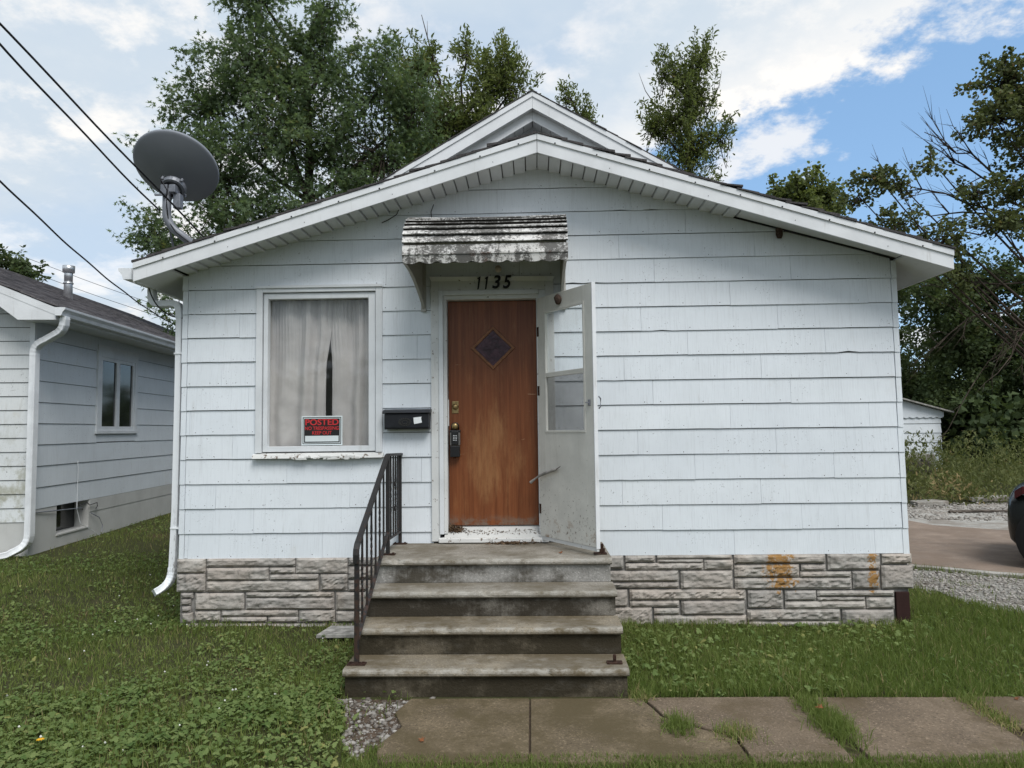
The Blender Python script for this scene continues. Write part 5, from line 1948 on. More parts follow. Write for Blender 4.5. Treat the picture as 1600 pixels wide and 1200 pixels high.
poly = bot + [(HW1 + .1, sz(HW1 + .1) - .02), (HR, 2.75), (HW0 - .1, sz(HW0 - .1) - .02)]
mb = MB()
rows = []
for i in range(nn + 1):
    x, zb = bot[i]
    zt = sz(x) - .02
    rows.append([(x, 19.955, zb), (x, 19.955, zt), (x, 19.985, zt), (x, 19.985, zb)])
mb.loft(rows).build('scalloped_gable_board', M['siding'], shed)
for side in (-1, 1):
    xe = HW0 - .35 if side < 0 else HW1 + .36
    a = [(HR, 19.75, sz(HR) + .0), (xe, 19.75, sz(xe)), (xe, 19.75, sz(xe) + .05), (HR, 19.75, sz(HR) + .05)]
    MB().prism(a, [(p[0], 24.8, p[2]) for p in a]).build('roof', M['old_board'], shed)

# ------------------------------------------------------------------ car parked on the drive, tail towards the house
car = thing('parked_car', 'dark grey-green hatchback parked on the brown concrete driveway', 'car', (7.85, 1.65, .03))
CX, CY, CZ = 0.0, 0.0, .03       # built tail-first along x, then turned on the drive
CPH = R(-38)
def cart(p):
    return (6.14 + p[0] * math.cos(CPH) - p[1] * math.sin(CPH), 3.0 + p[0] * math.sin(CPH) + p[1] * math.cos(CPH), p[2])
def cring(x, hw, zb, zt, p=3.2, n=28):
    zc, hz = (zb + zt) / 2, (zt - zb) / 2
    out = []
    for k in range(n):
        a = 2 * math.pi * k / n
        c, s_ = math.cos(a), math.sin(a)
        out.append((CX + x, CY + hw * math.copysign(abs(c) ** (2 / p), c), CZ + zc + hz * math.copysign(abs(s_) ** (2 / p), s_)))
    return out
mb = MB(cart)
mb.loft([cring(.0, .62, .34, .66), cring(.02, .76, .24, .82), cring(.07, .84, .19, .90), cring(.16, .885, .17, .96), cring(.35, .90, .20, .98), cring(1.0, .915, .19, 1.0), cring(2.2, .92, .19, .98),
         cring(3.2, .915, .19, .98), cring(3.7, .90, .19, .96), cring(4.1, .86, .20, .88), cring(4.3, .80, .24, .80), cring(4.38, .66, .32, .70)])
cb = mb.build('body', M['car'], car, smooth=True)
mb = MB(cart)
mb.loft([cring(.22, .66, .86, 1.02, 4), cring(.45, .72, .90, 1.36, 4), cring(.75, .73, .92, 1.50, 4), cring(1.6, .74, .94, 1.56, 4), cring(2.4, .73, .94, 1.52, 4), cring(2.8, .70, .94, 1.34, 4), cring(3.35, .68, .92, 1.01, 4)])
cabin = mb.build('cabin', M['car'], car, smooth=True)
for ysg in (-1, 1):
    for x0, x1, x2, x3 in ((.62, .80, 1.62, 1.62), (1.70, 1.70, 2.42, 2.78)):
        pl = [(x0, 1.03), (x1, 1.42), (x2, 1.46), (x3, 1.03)]
        MB(cart).prism([(CX + a, CY + ysg * .700, CZ + b) for a, b in pl], [(CX + a, CY + ysg * .748, CZ + b) for a, b in pl]).build('side_window', M['dark_glass'], cabin)
pl = [(.26, .60), (.50, .60)]
MB(cart).prism([(CX + .33, CY - .58, CZ + 1.06), (CX + .33, CY + .58, CZ + 1.06), (CX + .52, CY + .52, CZ + 1.38), (CX + .52, CY - .52, CZ + 1.38)],
           [(CX + .44, CY - .58, CZ + 1.04), (CX + .44, CY + .58, CZ + 1.04), (CX + .62, CY + .52, CZ + 1.36), (CX + .62, CY - .52, CZ + 1.36)]).build('rear_window', M['dark_glass'], cabin)
for ysg in (-1, 1):
    mb = MB(cart)
    mb.loft([[(CX + x, CY + ysg * hw, CZ + z + dz_) for dz_, hw in ((-.045, h0), (.045, h0 - .02), (.04, h0 - .10), (-.04, h0 - .10))]
             for x, z, h0 in ((.10, .84, .845), (.18, .90, .885), (.34, .945, .905))])
    mb.build('tail_lamp', M['tail'], cb)
    mb = MB(cart)
    mb.loft([[(CX + x, CY + ysg * hw, CZ + z + dz_) for dz_, hw in ((-.05, h0), (.05, h0 - .02), (.04, h0 - .10), (-.04, h0 - .10))]
             for x, z, h0 in ((4.28, .72, .78), (4.16, .74, .86), (3.95, .78, .90))])
    mb.build('headlight', M['rim'], cb)
    for xw in (.50, 3.50):
        wc = (CX + xw, CY + ysg * .93, CZ + .335)
        MB(cart).lathe([(0, .41), (.012, .41), (.02, .36)], (CX + xw, CY + ysg * .895, CZ + .345), (0, ysg, 0), 32).build('wheel_arch', M['car_trim'], cb)
        w_ = MB(cart).lathe([(-.20, .22), (-.20, .30), (-.17, .335), (-.03, .335), (.0, .31), (.0, .225), (-.03, .22)], wc, (0, ysg, 0), 36).build('wheel', M['tyre'], car, smooth=True)
        MB(cart).lathe([(-.05, .22), (-.01, .222), (-.012, .20), (-.03, .19), (-.03, .05), (-.012, .045), (-.01, .01)], wc, (0, ysg, 0), 30).build('rim', M['rim'], w_)
        mb = MB(cart)
        for k in range(5):
            a = 2 * math.pi * k / 5
            d = Vector((math.cos(a), 0, math.sin(a)))
            t_ = Vector((-math.sin(a), 0, math.cos(a)))
            o_ = Vector(wc) + Vector((0, -ysg * .018, 0))
            mb.prism([o_ + d * .04 + t_ * .03, o_ + d * .20 + t_ * .02, o_ + d * .20 - t_ * .02, o_ + d * .04 - t_ * .03],
                     [p + Vector((0, -ysg * .02, 0)) for p in (o_ + d * .04 + t_ * .03, o_ + d * .20 + t_ * .02, o_ + d * .20 - t_ * .02, o_ + d * .04 - t_ * .03)])
        mb.build('spokes', M['rim'], w_)
MB(cart).box(CX + .045, CX + .10, CY - .70, CY + .70, CZ + .30, CZ + .42).build('rear_bumper_trim', M['car_trim'], cb, bevel=.02)
MB(cart).box(CX + .01, CX + .03, CY - .26, CY + .26, CZ + .62, CZ + .73).build('number_plate_recess', M['car_trim'], cb)

# ------------------------------------------------------------------ trees
def unit(v):
    return v / np.maximum(1e-9, np.linalg.norm(v, axis=-1, keepdims=True))


LEAF = {
    'maple': np.array([(0, -.05), (.08, .20), (.36, .16), (.15, .38), (.33, .74), (.09, .58), (0, 1.12), (-.09, .58), (-.33, .74), (-.15, .38), (-.36, .16), (-.08, .20)]),
    'lance': np.array([(0, 0), (.16, .30), (.12, .70), (0, 1.0), (-.12, .70), (-.16, .30)]),
    'oval': np.array([(0, 0), (.36, .25), (.42, .68), (0, 1.0), (-.42, .68), (-.36, .25)]),
    'quad': np.array([(0, 0), (.36, .45), (0, 1.0), (-.36, .45)]),
}


def leaves(pts, axis, size, shape, r_, flat=0.6):
    n = len(pts)
    a = unit(axis)
    up = unit(r_.normal(size=(n, 3)) * (1 - flat) + np.array([0, 0, 1]) * flat)
    nx = unit(np.cross(a, up) + 1e-6)
    s = LEAF[shape]
    sz_ = size * r_.uniform(.65, 1.25, (n, 1, 1))
    bend = np.cross(nx, a)
    v = pts[:, None, :] + (nx[:, None, :] * s[None, :, :1] + a[:, None, :] * s[None, :, 1:2] + bend[:, None, :] * (np.abs(s[None, :, :1]) * .35)) * sz_
    return v


def tree(name, label, base, top, lobes, leafmat, shape, size, nspray, nleaf, seed, trunk_r=.18, up=.5, spray=1.0, droop=.35, rad=.16, group=None, dead=None, limb_r=.05, twigs=True):
    r_ = np.random.default_rng(seed)
    t = thing(name, label, 'tree', base, group)
    base = np.array(base, float)
    top = np.array(top, float)
    mb = MB()
    n = 12
    tp = []
    for i in range(n + 1):
        u = i / n
        p = base * (1 - u) + top * u
        p = p + np.array([math.sin(u * 5 + seed), math.cos(u * 4 + seed), 0]) * .12 * math.sin(u * math.pi)
        tp.append(p)
    mb.tube([tuple(p) for p in tp], [trunk_r * (1 - .86 * i / n) for i in range(n + 1)], 8)
    tp = np.array(tp)
    P_, A_, T_ = [], [], []
    wsum = sum(l[3] * l[4] * l[5] for l in lobes) ** 1.0
    vols = np.array([(l[3] * l[4] * l[5]) ** (2 / 3) for l in lobes])
    cnt = np.maximum(4, (nspray * vols / vols.sum())).astype(int)
    for li, L in enumerate(lobes):
        c = np.array(L[:3], float)
        rr = np.array(L[3:6], float)
        dh = np.hypot(c[0] - base[0], c[1] - base[1])
        zt = np.clip(c[2] - .7 * dh - .3, base[2] + (top[2] - base[2]) * .15, top[2] * .97)
        k = int(np.argmin(np.abs(tp[:, 2] - zt)))
        a0 = tp[k]
        mid = (a0 + c) / 2 + np.array([0, 0, -.1 * dh]) + r_.normal(size=3) * .1
        pth = [a0 * (1 - u) ** 2 + mid * 2 * u * (1 - u) + c * u * u for u in np.linspace(0, 1, 8)]
        pth.append(c + np.array([0, 0, 1]) * rr[2] * .6)
        lr = min(limb_r * (1 + rr.max() * .4), trunk_r * .6)
        mb.tube([tuple(p) for p in pth], [lr * (1 - .8 * i / 8) for i in range(9)], 6)
        m_ = cnt[li]
        d = unit(r_.normal(size=(m_, 3)))
        q = c + d * rr * (r_.random((m_, 1)) ** .45)
        dirs = unit(d * .7 + np.array([0, 0, up]) + r_.normal(size=(m_, 3)) * .35)
        Ls = spray * r_.uniform(.55, 1.15, m_)
        tone = r_.random(m_)
        for s_ in range(m_):
            b0 = q[s_] - dirs[s_] * Ls[s_] * .55
            tip = q[s_] + dirs[s_] * Ls[s_] * .45
            if twigs:
                st = c + (b0 - c) * .25
                mb.tube([tuple(st), tuple((st + b0) / 2 + np.array([0, 0, -.05])), tuple(b0), tuple(tip)], [.018, .014, .010, .004], 3)
            nl = int(nleaf * r_.uniform(.6, 1.3))
            u = r_.random(nl) ** .8
            pp = b0 + (tip - b0) * u[:, None] + r_.normal(size=(nl, 3)) * (rad * (1.15 - .75 * u))[:, None] * np.array([1, 1, .8])
            ax = dirs[s_] * .5 + r_.normal(size=(nl, 3)) * .75 + np.array([0, 0, -droop])
            P_.append(pp)
            A_.append(ax)
            T_.append(np.clip(tone[s_] * .6 + r_.random(nl) * .45 - .02, 0, 1))
    if dead:
        for path, r0 in dead:
            mb.tube(path, [r0 * (1 - .8 * i / (len(path) - 1)) for i in range(len(path))], 5)
    mb.build('trunk', M['bark'], t, smooth=True)
    pts = np.concatenate(P_)
    v = leaves(pts, np.concatenate(A_), size, shape, r_)
    np_mesh('crown', v, None, leafmat, t, tint=np.concatenate(T_))
    return t


tree('maple_tree', 'big leafy green maple rising behind roof on satellite dish side', (-5.3, 11.6, .2), (-5.6, 10.8, 11.2),
     [(-6.75, 10.5, 10.9, 1.25, 1.2, 1.6), (-5.1, 10.6, 10.9, 1.1, 1.1, 1.5), (-6.7, 10.5, 12.7, .8, .8, 1.2), (-5.05, 10.5, 12.2, .5, .5, 1.0),
      (-7.9, 10.5, 9.7, 1.1, 1.0, 1.1), (-3.6, 10.6, 10.2, 1.0, 1.0, 1.1), (-5.9, 10.5, 9.0, 2.0, 1.6, 1.5), (-3.6, 10.7, 8.5, 1.5, 1.4, 1.4),
      (-7.5, 10.3, 7.9, 1.4, 1.2, 1.2), (-4.8, 10.6, 7.2, 2.2, 1.5, 1.2), (-6.9, 10.2, 6.5, 1.7, 1.3, .9), (-8.7, 10.2, 8.4, .7, .6, .6),
      (-9.0, 10.0, 6.5, .75, .7, .6), (-8.3, 9.8, 5.6, .8, .7, .6), (-2.8, 10.6, 9.6, .7, .7, .9), (-3.2, 11, 7.0, 1.0, 1, .9), (-7.6, 8.6, 4.35, .35, .4, .5), (-7.1, 9.5, 5.2, .7, .7, .6)],
     M['maple'], 'maple', .135, 680, 78, 21, trunk_r=.30, up=.35, spray=1.15, droop=.5, rad=.20)
tree('ash_tree', 'sparse yellowish green tree standing behind the roof peak', (-1.9, 15.6, 0), (-2.1, 15.2, 12.6),
     [(-3.7, 15, 12.6, .8, .8, 1.2), (-1.15, 15, 12.7, .9, .8, 1.0), (-2.6, 15, 11.3, 1.3, 1, 1.0), (-1.3, 15, 11.2, 1.2, 1, 1.0), (-.45, 15, 12.3, .6, .6, .7), (-3.3, 15.4, 10.3, 1.1, 1, 1.0),
      (-.3, 15, 10.6, .8, .8, .6), (-3.2, 15, 13.3, .4, .4, .7), (-1.5, 15, 9.6, 1.2, 1, .9), (-1.9, 15, 13.4, .3, .3, .6)],
     M['ash'], 'lance', .16, 420, 62, 22, trunk_r=.20, up=.9, spray=1.1, droop=.1, rad=.15,
     dead=[([(-2.3, 15, 10.8), (-2.75, 15, 12.6), (-3.05, 15, 13.7), (-3.3, 15, 14.7)], .05), ([(-2.95, 15, 13.2), (-3.12, 15, 14.0), (-3.12, 15, 14.5)], .02),
           ([(-1.0, 15, 12.5), (-.95, 15, 13.6), (-1.05, 15, 14.1)], .02), ([(-.6, 15, 12.3), (-.35, 15, 13.3), (-.3, 15, 13.8)], .02)])
tree('sapling_tree', 'small slender treetop just past the roof peak', (1.6, 16.4, 0), (1.6, 16, 11.8),
     [(1.3, 16, 12.5, .3, .3, .45), (1.75, 16, 11.9, .35, .3, .35), (2.05, 16, 11.6, .25, .25, .25), (1.5, 16, 11.0, .6, .5, .5)], M['ash'], 'lance', .14, 60, 42, 23, trunk_r=.12, up=.9, spray=.8, droop=.1, rad=.13)
tree('tall_tree', 'tall narrow yellow-green tree standing alone behind ridge', (4.9, 15.9, 0), (5.0, 15.5, 13.2),
     [(4.95, 15.5, 12.9, .75, .7, .9), (5.55, 15.5, 13.3, .35, .35, .5), (4.7, 15.5, 11.5, 1.0, .9, .8), (4.25, 15.5, 12.9, .3, .3, .45), (5.0, 15.5, 10.5, 1.15, 1, .8), (3.95, 15.5, 11.2, .4, .4, .4),
      (5.9, 15.5, 10.8, .45, .45, .5), (5.4, 15.5, 12.1, .6, .6, .6), (4.8, 15.5, 9.4, 1.1, 1, .7)], M['ash'], 'lance', .14, 250, 60, 24, trunk_r=.17, up=.95, spray=1.25, droop=.15, rad=.12,
     dead=[([(5.5, 15.5, 11.2), (6.0, 15.5, 12.4), (6.1, 15.5, 12.9)], .02), ([(4.2, 15.5, 11.5), (3.7, 15.5, 12.3), (3.5, 15.5, 12.9)], .02)])
tree('bushy_tree', 'low bushy treetop peeking over the sagging roof slope', (7.5, 13.5, 0), (7.5, 13, 8.2),
     [(7.5, 13, 8.15, .75, .7, .5), (7.0, 13, 8.0, .4, .4, .35), (8.1, 13, 8.05, .45, .45, .45), (6.75, 13, 8.05, .15, .15, .35), (7.6, 13, 7.3, 1.2, 1, .6)], M['ash'], 'oval', .10, 150, 46, 25, trunk_r=.15, up=.9, spray=.75, droop=.1, rad=.12)


# right-hand tree, half of it dead: long bare limbs sweep left
def dead_limbs(start, ends, r_, seed):
    rr = random.Random(seed)
    out = []
    s = Vector(start)
    for e in ends:
        e = Vector(e)
        n = 9
        pth = []
        for i in range(n + 1):
            t_ = i / n
            p = s.lerp(e, t_)
            p.z += .55 * math.sin(t_ * math.pi) * rr.uniform(.3, 1.2) * .8
            p += Vector((rr.uniform(-.08, .08), rr.uniform(-.08, .08), rr.uniform(-.09, .09)))
            pth.append(tuple(p))
        out.append((pth, r_ * rr.uniform(.7, 1.1)))
        for k in range(9):
            i = rr.randint(3, n - 1)
            q = Vector(pth[i])
            d = (e - s).normalized() * rr.uniform(.3, .9) + Vector((rr.uniform(-.3, .2), rr.uniform(-.4, .4), rr.uniform(-.55, .6)))
            L = rr.uniform(.6, 1.6)
            sub = [tuple(q), tuple(q + d * L * .4 + Vector((0, 0, rr.uniform(-.08, .1)))), tuple(q + d * L * .75), tuple(q + d * L + Vector((0, 0, rr.uniform(-.2, .2))))]
            out.append((sub, r_ * .32))
            for m_ in range(3):
                q2 = Vector(sub[rr.choice((1, 2))])
                d2 = d + Vector((rr.uniform(-.4, .4), rr.uniform(-.4, .4), rr.uniform(-.5, .5)))
                L2 = rr.uniform(.25, .7)
                out.append(([tuple(q2), tuple(q2 + d2 * L2 * .5), tuple(q2 + d2 * L2)], r_ * .16))
    return out


dl = dead_limbs((12.1, 9.6, 5.6), [(8.6, 8.9, 8.0), (7.7, 9.0, 6.9), (8.2, 9.0, 6.3), (8.0, 8.8, 5.5), (9.2, 9.4, 7.6)], .045, 4)
dl += dead_limbs((12.2, 9.9, 4.6), [(8.6, 9.6, 3.2), (8.4, 9.2, 4.6), (9.6, 9.6, 2.2), (10.2, 9.3, 3.0)], .034, 5)
tree('half_dead_tree', 'half dead tree with bare sweeping limbs and brownish leaf clumps', (12.6, 10.2, 0), (11.6, 9.5, 8.6),
     [(10.4, 9, 9.25, .75, .7, .5), (10.15, 9, 8.35, .8, .7, .5), (10.9, 9, 8.8, .8, .8, .7), (7.55, 9, 7.15, .5, .4, .35), (8.05, 9, 6.95, .4, .35, .2), (7.15, 9, 6.7, .35, .35, .3), (8.75, 9, 7.45, .2, .2, .35),
      (9.6, 9, 6.75, .45, .45, .25), (10.5, 9, 6.7, .5, .5, .35), (10.2, 9, 6.0, .7, .6, .4), (8.9, 9, 5.7, .6, .5, .35), (7.9, 9, 6.1, .5, .5, .3), (11.4, 9.2, 7.6, 1.1, 1, .9), (12.6, 9.6, 8.6, 1.6, 1.4, 1.3), (9.4, 9.2, 5.0, .5, .5, .3)],
     M['oak'], 'oval', .082, 420, 50, 26, trunk_r=.28, up=.3, spray=.6, droop=.3, rad=.11, dead=dl, limb_r=.03)
# thicket at the back
TH_G = 'trees of the dark thicket behind the drive'
for k, (bx, by, lob, sd_) in enumerate((
        ((16.9), 21.5, [(16.2, 21, 6.3, 1.4, 1.2, 1.3), (17.2, 21, 4.4, 1.8, 1.4, 1.4), (16.4, 21, 2.4, 1.7, 1.3, 1.3), (17.6, 21, 7.2, 1.2, 1.2, 1.0), (16.0, 20.6, .9, 1.2, 1, .8)], 31),
        ((19.6), 20.5, [(19.2, 20, 6.0, 1.6, 1.3, 1.5), (19.0, 20, 3.6, 1.8, 1.4, 1.5), (18.6, 19.6, 1.6, 1.5, 1.3, 1.2), (20.6, 20, 7.8, 1.3, 1.2, 1.0), (20.8, 20, 4.6, 1.5, 1.4, 1.6)], 32),
        ((14.2), 25.5, [(13.9, 25, 6.6, 1.2, 1.2, 1.0), (14.6, 25, 5.0, 1.8, 1.3, 1.1), (15.4, 25, 7.6, 1.2, 1.2, 1.2), (15.8, 25, 3.4, 1.5, 1.3, 1.5), (13.6, 25, 3.6, 1.5, 1.3, 1.1)], 33),
        ((23.0), 21.0, [(22.6, 21, 6.4, 1.9, 1.5, 1.8), (22.4, 21, 3.4, 1.9, 1.5, 1.8), (23.6, 21, 1.8, 1.9, 1.5, 1.4)], 34),
        ((18.3), 26.5, [(18.0, 26, 8.2, 1.8, 1.5, 1.6), (18.6, 26, 5.0, 2.0, 1.5, 2.0), (17.0, 26, 3.4, 1.8, 1.5, 1.6), (21.0, 26, 5.4, 2.0, 1.5, 2.4)], 35),
        ((10.6), 27.0, [(10.4, 26.5, 6.6, 1.8, 1.5, 1.4), (11.6, 26.5, 4.4, 1.9, 1.5, 1.6), (9.2, 26.5, 4.6, 1.6, 1.4, 1.4)], 36))):
    lbl = ['dark dense tree right beside the shed corner', 'dark dense tree in thicket above the parked car', 'loose tree rising directly over the shed roof with sky gaps',
           'dark thicket tree standing furthest past the parked car', 'tall tree at the rear of the dark thicket', 'thicket tree half hidden behind the white house wall'][k]
    tree('thicket_tree', lbl, (bx, by, 0), (bx, by, 7.5), lob, M['thicket'], 'quad', .165, 260, 84, sd_, trunk_r=.2, up=.3, spray=1.4, droop=.2, rad=.26, group=TH_G, twigs=False)
tree('distant_tree', 'distant treetop showing over the grey shingle roof', (-18.6, 19, 0), (-18.5, 18, 7.5),
     [(-18.6, 18, 7.9, .7, .7, .4), (-18.0, 18, 7.6, .7, .7, .4), (-19.4, 18, 7.7, 1, 1, .6), (-18.6, 18, 6.6, 1.5, 1.2, .9)], M['thicket'], 'quad', .16, 110, 50, 41, trunk_r=.2, up=.4, spray=.8, rad=.15)

# far woods all round the horizon: one mass nobody could count
nf_ = 15000
ang = rng.uniform(0, 2 * math.pi, nf_)
rad_ = rng.uniform(58, 90, nf_)
hh = 4.5 + 2.2 * np.sin(ang * 9) + 1.4 * np.sin(ang * 23 + 1) + .8 * np.sin(ang * 57)
zz = hh * rng.random(nf_) ** .7
pts = np.stack([np.cos(ang) * rad_, np.sin(ang) * rad_, zz + .4], 1)
v = leaves(pts, rng.normal(size=(nf_, 3)), 1.9, 'quad', rng, .3)
tag(np_mesh('far_woods', v, None, M['thicket'], None, tint=rng.random(nf_)), 'low green woods along the whole horizon', 'woods', None, 'stuff')

# ------------------------------------------------------------------ lawn
def inpoly(x, y, poly):
    c = np.zeros(len(x), bool)
    j = len(poly) - 1
    for i in range(len(poly)):
        xi, yi = poly[i]
        xj, yj = poly[j]
        with np.errstate(divide='ignore', invalid='ignore'):
            c ^= ((yi > y) != (yj > y)) & (x < (xj - xi) * (y - yi) / (yj - yi + 1e-12) + xi)
        j = i
    return c


GRAVEL_L = [(-1.32, -1.74), (-.62, -1.77), (-.80, -1.86), (-.84, -2.0), (-.78, -2.2), (-.88, -2.45), (-.95, -2.62), (-1.05, -2.45), (-1.12, -2.15), (-1.2, -1.9)]
GRAVEL_R = [(3.55, 2.6), (4.0, 1.5), (4.35, .55), (5.0, -.3), (7.5, -1.0), (11, -1.6), (11, .1), (7.2, .95), (5.4, 1.75), (4.3, 2.5), (3.95, 3.2), (3.6, 3.4)]


def wob(x, y, s=1.0, k=0.0):
    return (np.sin(x * 3.1 * s + k) * np.cos(y * 2.7 * s - k) + np.sin(x * 7.3 * s + y * 5.1 * s + k) * .5 + np.sin(x * 1.3 * s - y * 1.9 * s + 2 * k)) / 2.5


def lawn_ok(x, y):
    ok = np.ones(len(x), bool)
    ed = .03 * wob(x, y, 4)
    ok &= ~((x > -.84) & (x < 5.0) & (y > -2.575 + ed) & (y < -1.77 + ed * .5))
    ok &= ~((x > SX_0 - .02) & (x < SX_1 + .02) & (y > -1.75) & (y < .1))
    ok &= ~((x > XL - .01) & (x < XR + .02) & (y > -.03) & (y < 11))
    ok &= ~inpoly(x, y, dr_poly)
    # neighbour's footprint
    lx = (x + 6.2) * math.cos(TH6) + (y - 2.24) * math.sin(TH6)
    ly = -(x + 6.2) * math.sin(TH6) + (y - 2.24) * math.cos(TH6)
    ok &= ~((lx < .10 + .05 * wob(x, y, 3)) & (ly > -.05))
    g1 = inpoly(x, y, GRAVEL_L)
    g2 = inpoly(x, y, GRAVEL_R)
    ok &= ~(g1 & (rng.random(len(x)) > .06))
    ok &= ~(g2 & (rng.random(len(x)) > .02 + .22 * (wob(x, y, 1.5, 2) > .45)))
    return ok


def bare(x, y):
    """thin brown patches"""
    b = np.zeros(len(x))
    for cx, cy, rx, ry in ((-2.15, -1.75, .22, .10), (-2.05, -1.25, .14, .08), (-2.35, -.95, .30, .09), (-3.05, -2.05, .20, .08), (-5.2, 3.2, 1.0, .5), (-5.9, 2.6, .5, .5), (-5.4, 6, .8, 2.5), (-2.9, -.6, .35, .12), (-3.9, -1.4, .3, .12), (-1.6, -2.3, .2, .1), (-4.4, .6, .5, .15)):
        b = np.maximum(b, np.exp(-((x - cx) / rx) ** 2 - ((y - cy) / ry) ** 2))
    sp_ = np.random.default_rng(77)
    for _ in range(46):
        cx, cy, rx = sp_.uniform(-5.5, -1.0), sp_.uniform(-3.2, 3), sp_.uniform(.05, .16)
        b = np.maximum(b, .8 * np.exp(-((x - cx) / rx) ** 2 - ((y - cy) / (rx * .8)) ** 2))
    return b


def scatter(n, x0, x1, y0, y1, falloff=True):
    x = rng.uniform(x0, x1, n)
    y = rng.uniform(y0, y1, n)
    d = np.hypot(x, y + 6.4)
    keep = np.ones(n, bool)
    if falloff:
        keep = rng.random(n) < np.clip((5.2 / d) ** 1.5, 0, 1)
    keep &= lawn_ok(x, y)
    keep &= rng.random(n) > bare(x, y) * .85
    return x[keep], y[keep]


def blades(x, y, h, w, lean):
    n = len(x)
    az = rng.uniform(0, 2 * math.pi, n)
    fx_, fy_ = np.cos(az), np.sin(az)
    la = rng.uniform(0, 2 * math.pi, n)
    l = lean * rng.random(n)
    lx, ly = np.cos(la) * l * h, np.sin(la) * l * h
    z = gz(x, y) - .004
    hz = h * np.sqrt(np.maximum(.15, 1 - (l * .8) ** 2))
    p = np.zeros((n, 5, 3))
    w2 = w * .5
    p[:, 0] = np.stack([x - fx_ * w2, y - fy_ * w2, z], 1)
    p[:, 1] = np.stack([x + fx_ * w2, y + fy_ * w2, z], 1)
    p[:, 2] = np.stack([x + fx_ * w2 * .8 + lx * .35, y + fy_ * w2 * .8 + ly * .35, z + hz * .6], 1)
    p[:, 3] = np.stack([x - fx_ * w2 * .8 + lx * .35, y - fy_ * w2 * .8 + ly * .35, z + hz * .6], 1)
    p[:, 4] = np.stack([x + lx, y + ly, z + hz], 1)
    return p


# broad stretch of lawn on the dish side: short mown, mixed with clover
xa, ya_ = scatter(420000, -7.5, -.8, -4.2, 10.5)
hb = rng.uniform(.03, .082, len(xa)) * (1 + .4 * wob(xa, ya_, 1.2) + .25 * wob(xa, ya_, 4.1, 2))
v1 = blades(xa, ya_, hb, rng.uniform(.003, .0065, len(xa)), .9)
t1 = np.clip(.50 + .22 * wob(xa, ya_, .9, 1) + rng.normal(size=len(xa)) * .20 + .5 * bare(xa, ya_), 0, 1)
t1 = np.where(rng.random(len(xa)) < .06 + .10 * (wob(xa, ya_, 2.2, 4) > .3), rng.uniform(.93, 1, len(xa)), np.minimum(t1, .9))
# taller lush grass on the other side of the steps
xb, yb3 = scatter(330000, .5, 6.5, -4.2, 3.2)
hb2 = rng.uniform(.035, .10, len(xb)) * (1 + .35 * wob(xb, yb3, 1.6)) * np.where(yb3 < -2.4, .75, 1.0)
hb2 *= np.where((yb3 > -1.9) & (yb3 < -1.6), 1.15, 1.0)
v2 = blades(xb, yb3, hb2, rng.uniform(.0035, .007, len(xb)), 1.0)
t2 = np.clip(.40 + .25 * wob(xb, yb3, .9, 3) + rng.normal(size=len(xb)) * .24, 0, .9)
t2 = np.where(rng.random(len(xb)) < .05, rng.uniform(.93, 1, len(xb)), t2)
# the strip in front of the walk
xc, yc = scatter(90000, -1.0, 2.5, -4.2, -2.45)
hb3 = rng.uniform(.025, .062, len(xc))
v3 = blades(xc, yc, hb3, rng.uniform(.003, .006, len(xc)), 1.0)
t3 = np.clip(.5 + rng.normal(size=len(xc)) * .25, 0, 1)
V = np.concatenate([v1, v2, v3])
T = np.concatenate([t1, t2, t3])
tag(np_mesh('lawn_grass', V, [[0, 1, 2, 3], [3, 2, 4]], M['grass'], None, tint=T), 'short mown green grass of the front lawn', 'grass', None, 'stuff')


def clover(n, x0, x1, y0, y1, size, dens_k):
    x, y = scatter(n, x0, x1, y0, y1)
    keep = rng.random(len(x)) < np.clip(.42 + 1.1 * wob(x, y, 1.1, dens_k) + .5 * wob(x, y, 3.3, dens_k + 1), .05, 1)
    x, y = x[keep], y[keep]
    n = len(x)
    h = rng.uniform(.022, .060, n)
    s = LEAF['oval'] * np.array([1.25, 1.0])
    az = rng.uniform(0, 2 * math.pi, n)
    out = []
    z = gz(x, y) + h
    tl = rng.normal(size=(n, 2)) * .35
    sz_ = size * (.55 + 1.0 * rng.random(n) ** 1.6)
    for k in range(3):
        a = az + k * 2.094
        ca_, sa = np.cos(a), np.sin(a)
        u, w = s[:, 0][None, :] * sz_[:, None], s[:, 1][None, :] * sz_[:, None]
        px_ = ca_[:, None] * w - sa[:, None] * u
        py_ = sa[:, None] * w + ca_[:, None] * u
        pz = px_ * tl[:, :1] + py_ * tl[:, 1:] - .15 * w + .25 * np.abs(u)
        out.append(np.stack([x[:, None] + px_, y[:, None] + py_, z[:, None] + pz], -1))
    tt = np.clip(.5 + .25 * wob(x, y, 1.1, 5) + rng.normal(size=n) * .22, 0, 1)
    return np.concatenate(out), np.tile(tt, 3), x, y, z


cv, ct, cxx, cyy, czz = clover(170000, -7.0, -.9, -4.2, 6.5, .0125, 0.4)
cv2, ct2, *_ = clover(6000, .6, 5.0, -1.8, .2, .017, 2.0)
# broad-leaved ground ivy in the foreground
cv3, ct3, *_ = clover(15000, -4.4, -1.0, -4.2, -1.6, .0165, 3.0)
tag(np_mesh('clover', np.concatenate([cv, cv2, cv3]), None, M['clover'], None, tint=np.concatenate([ct, ct2, ct3])), 'clover and ground ivy leaves mixed through the lawn', 'clover', None, 'stuff')

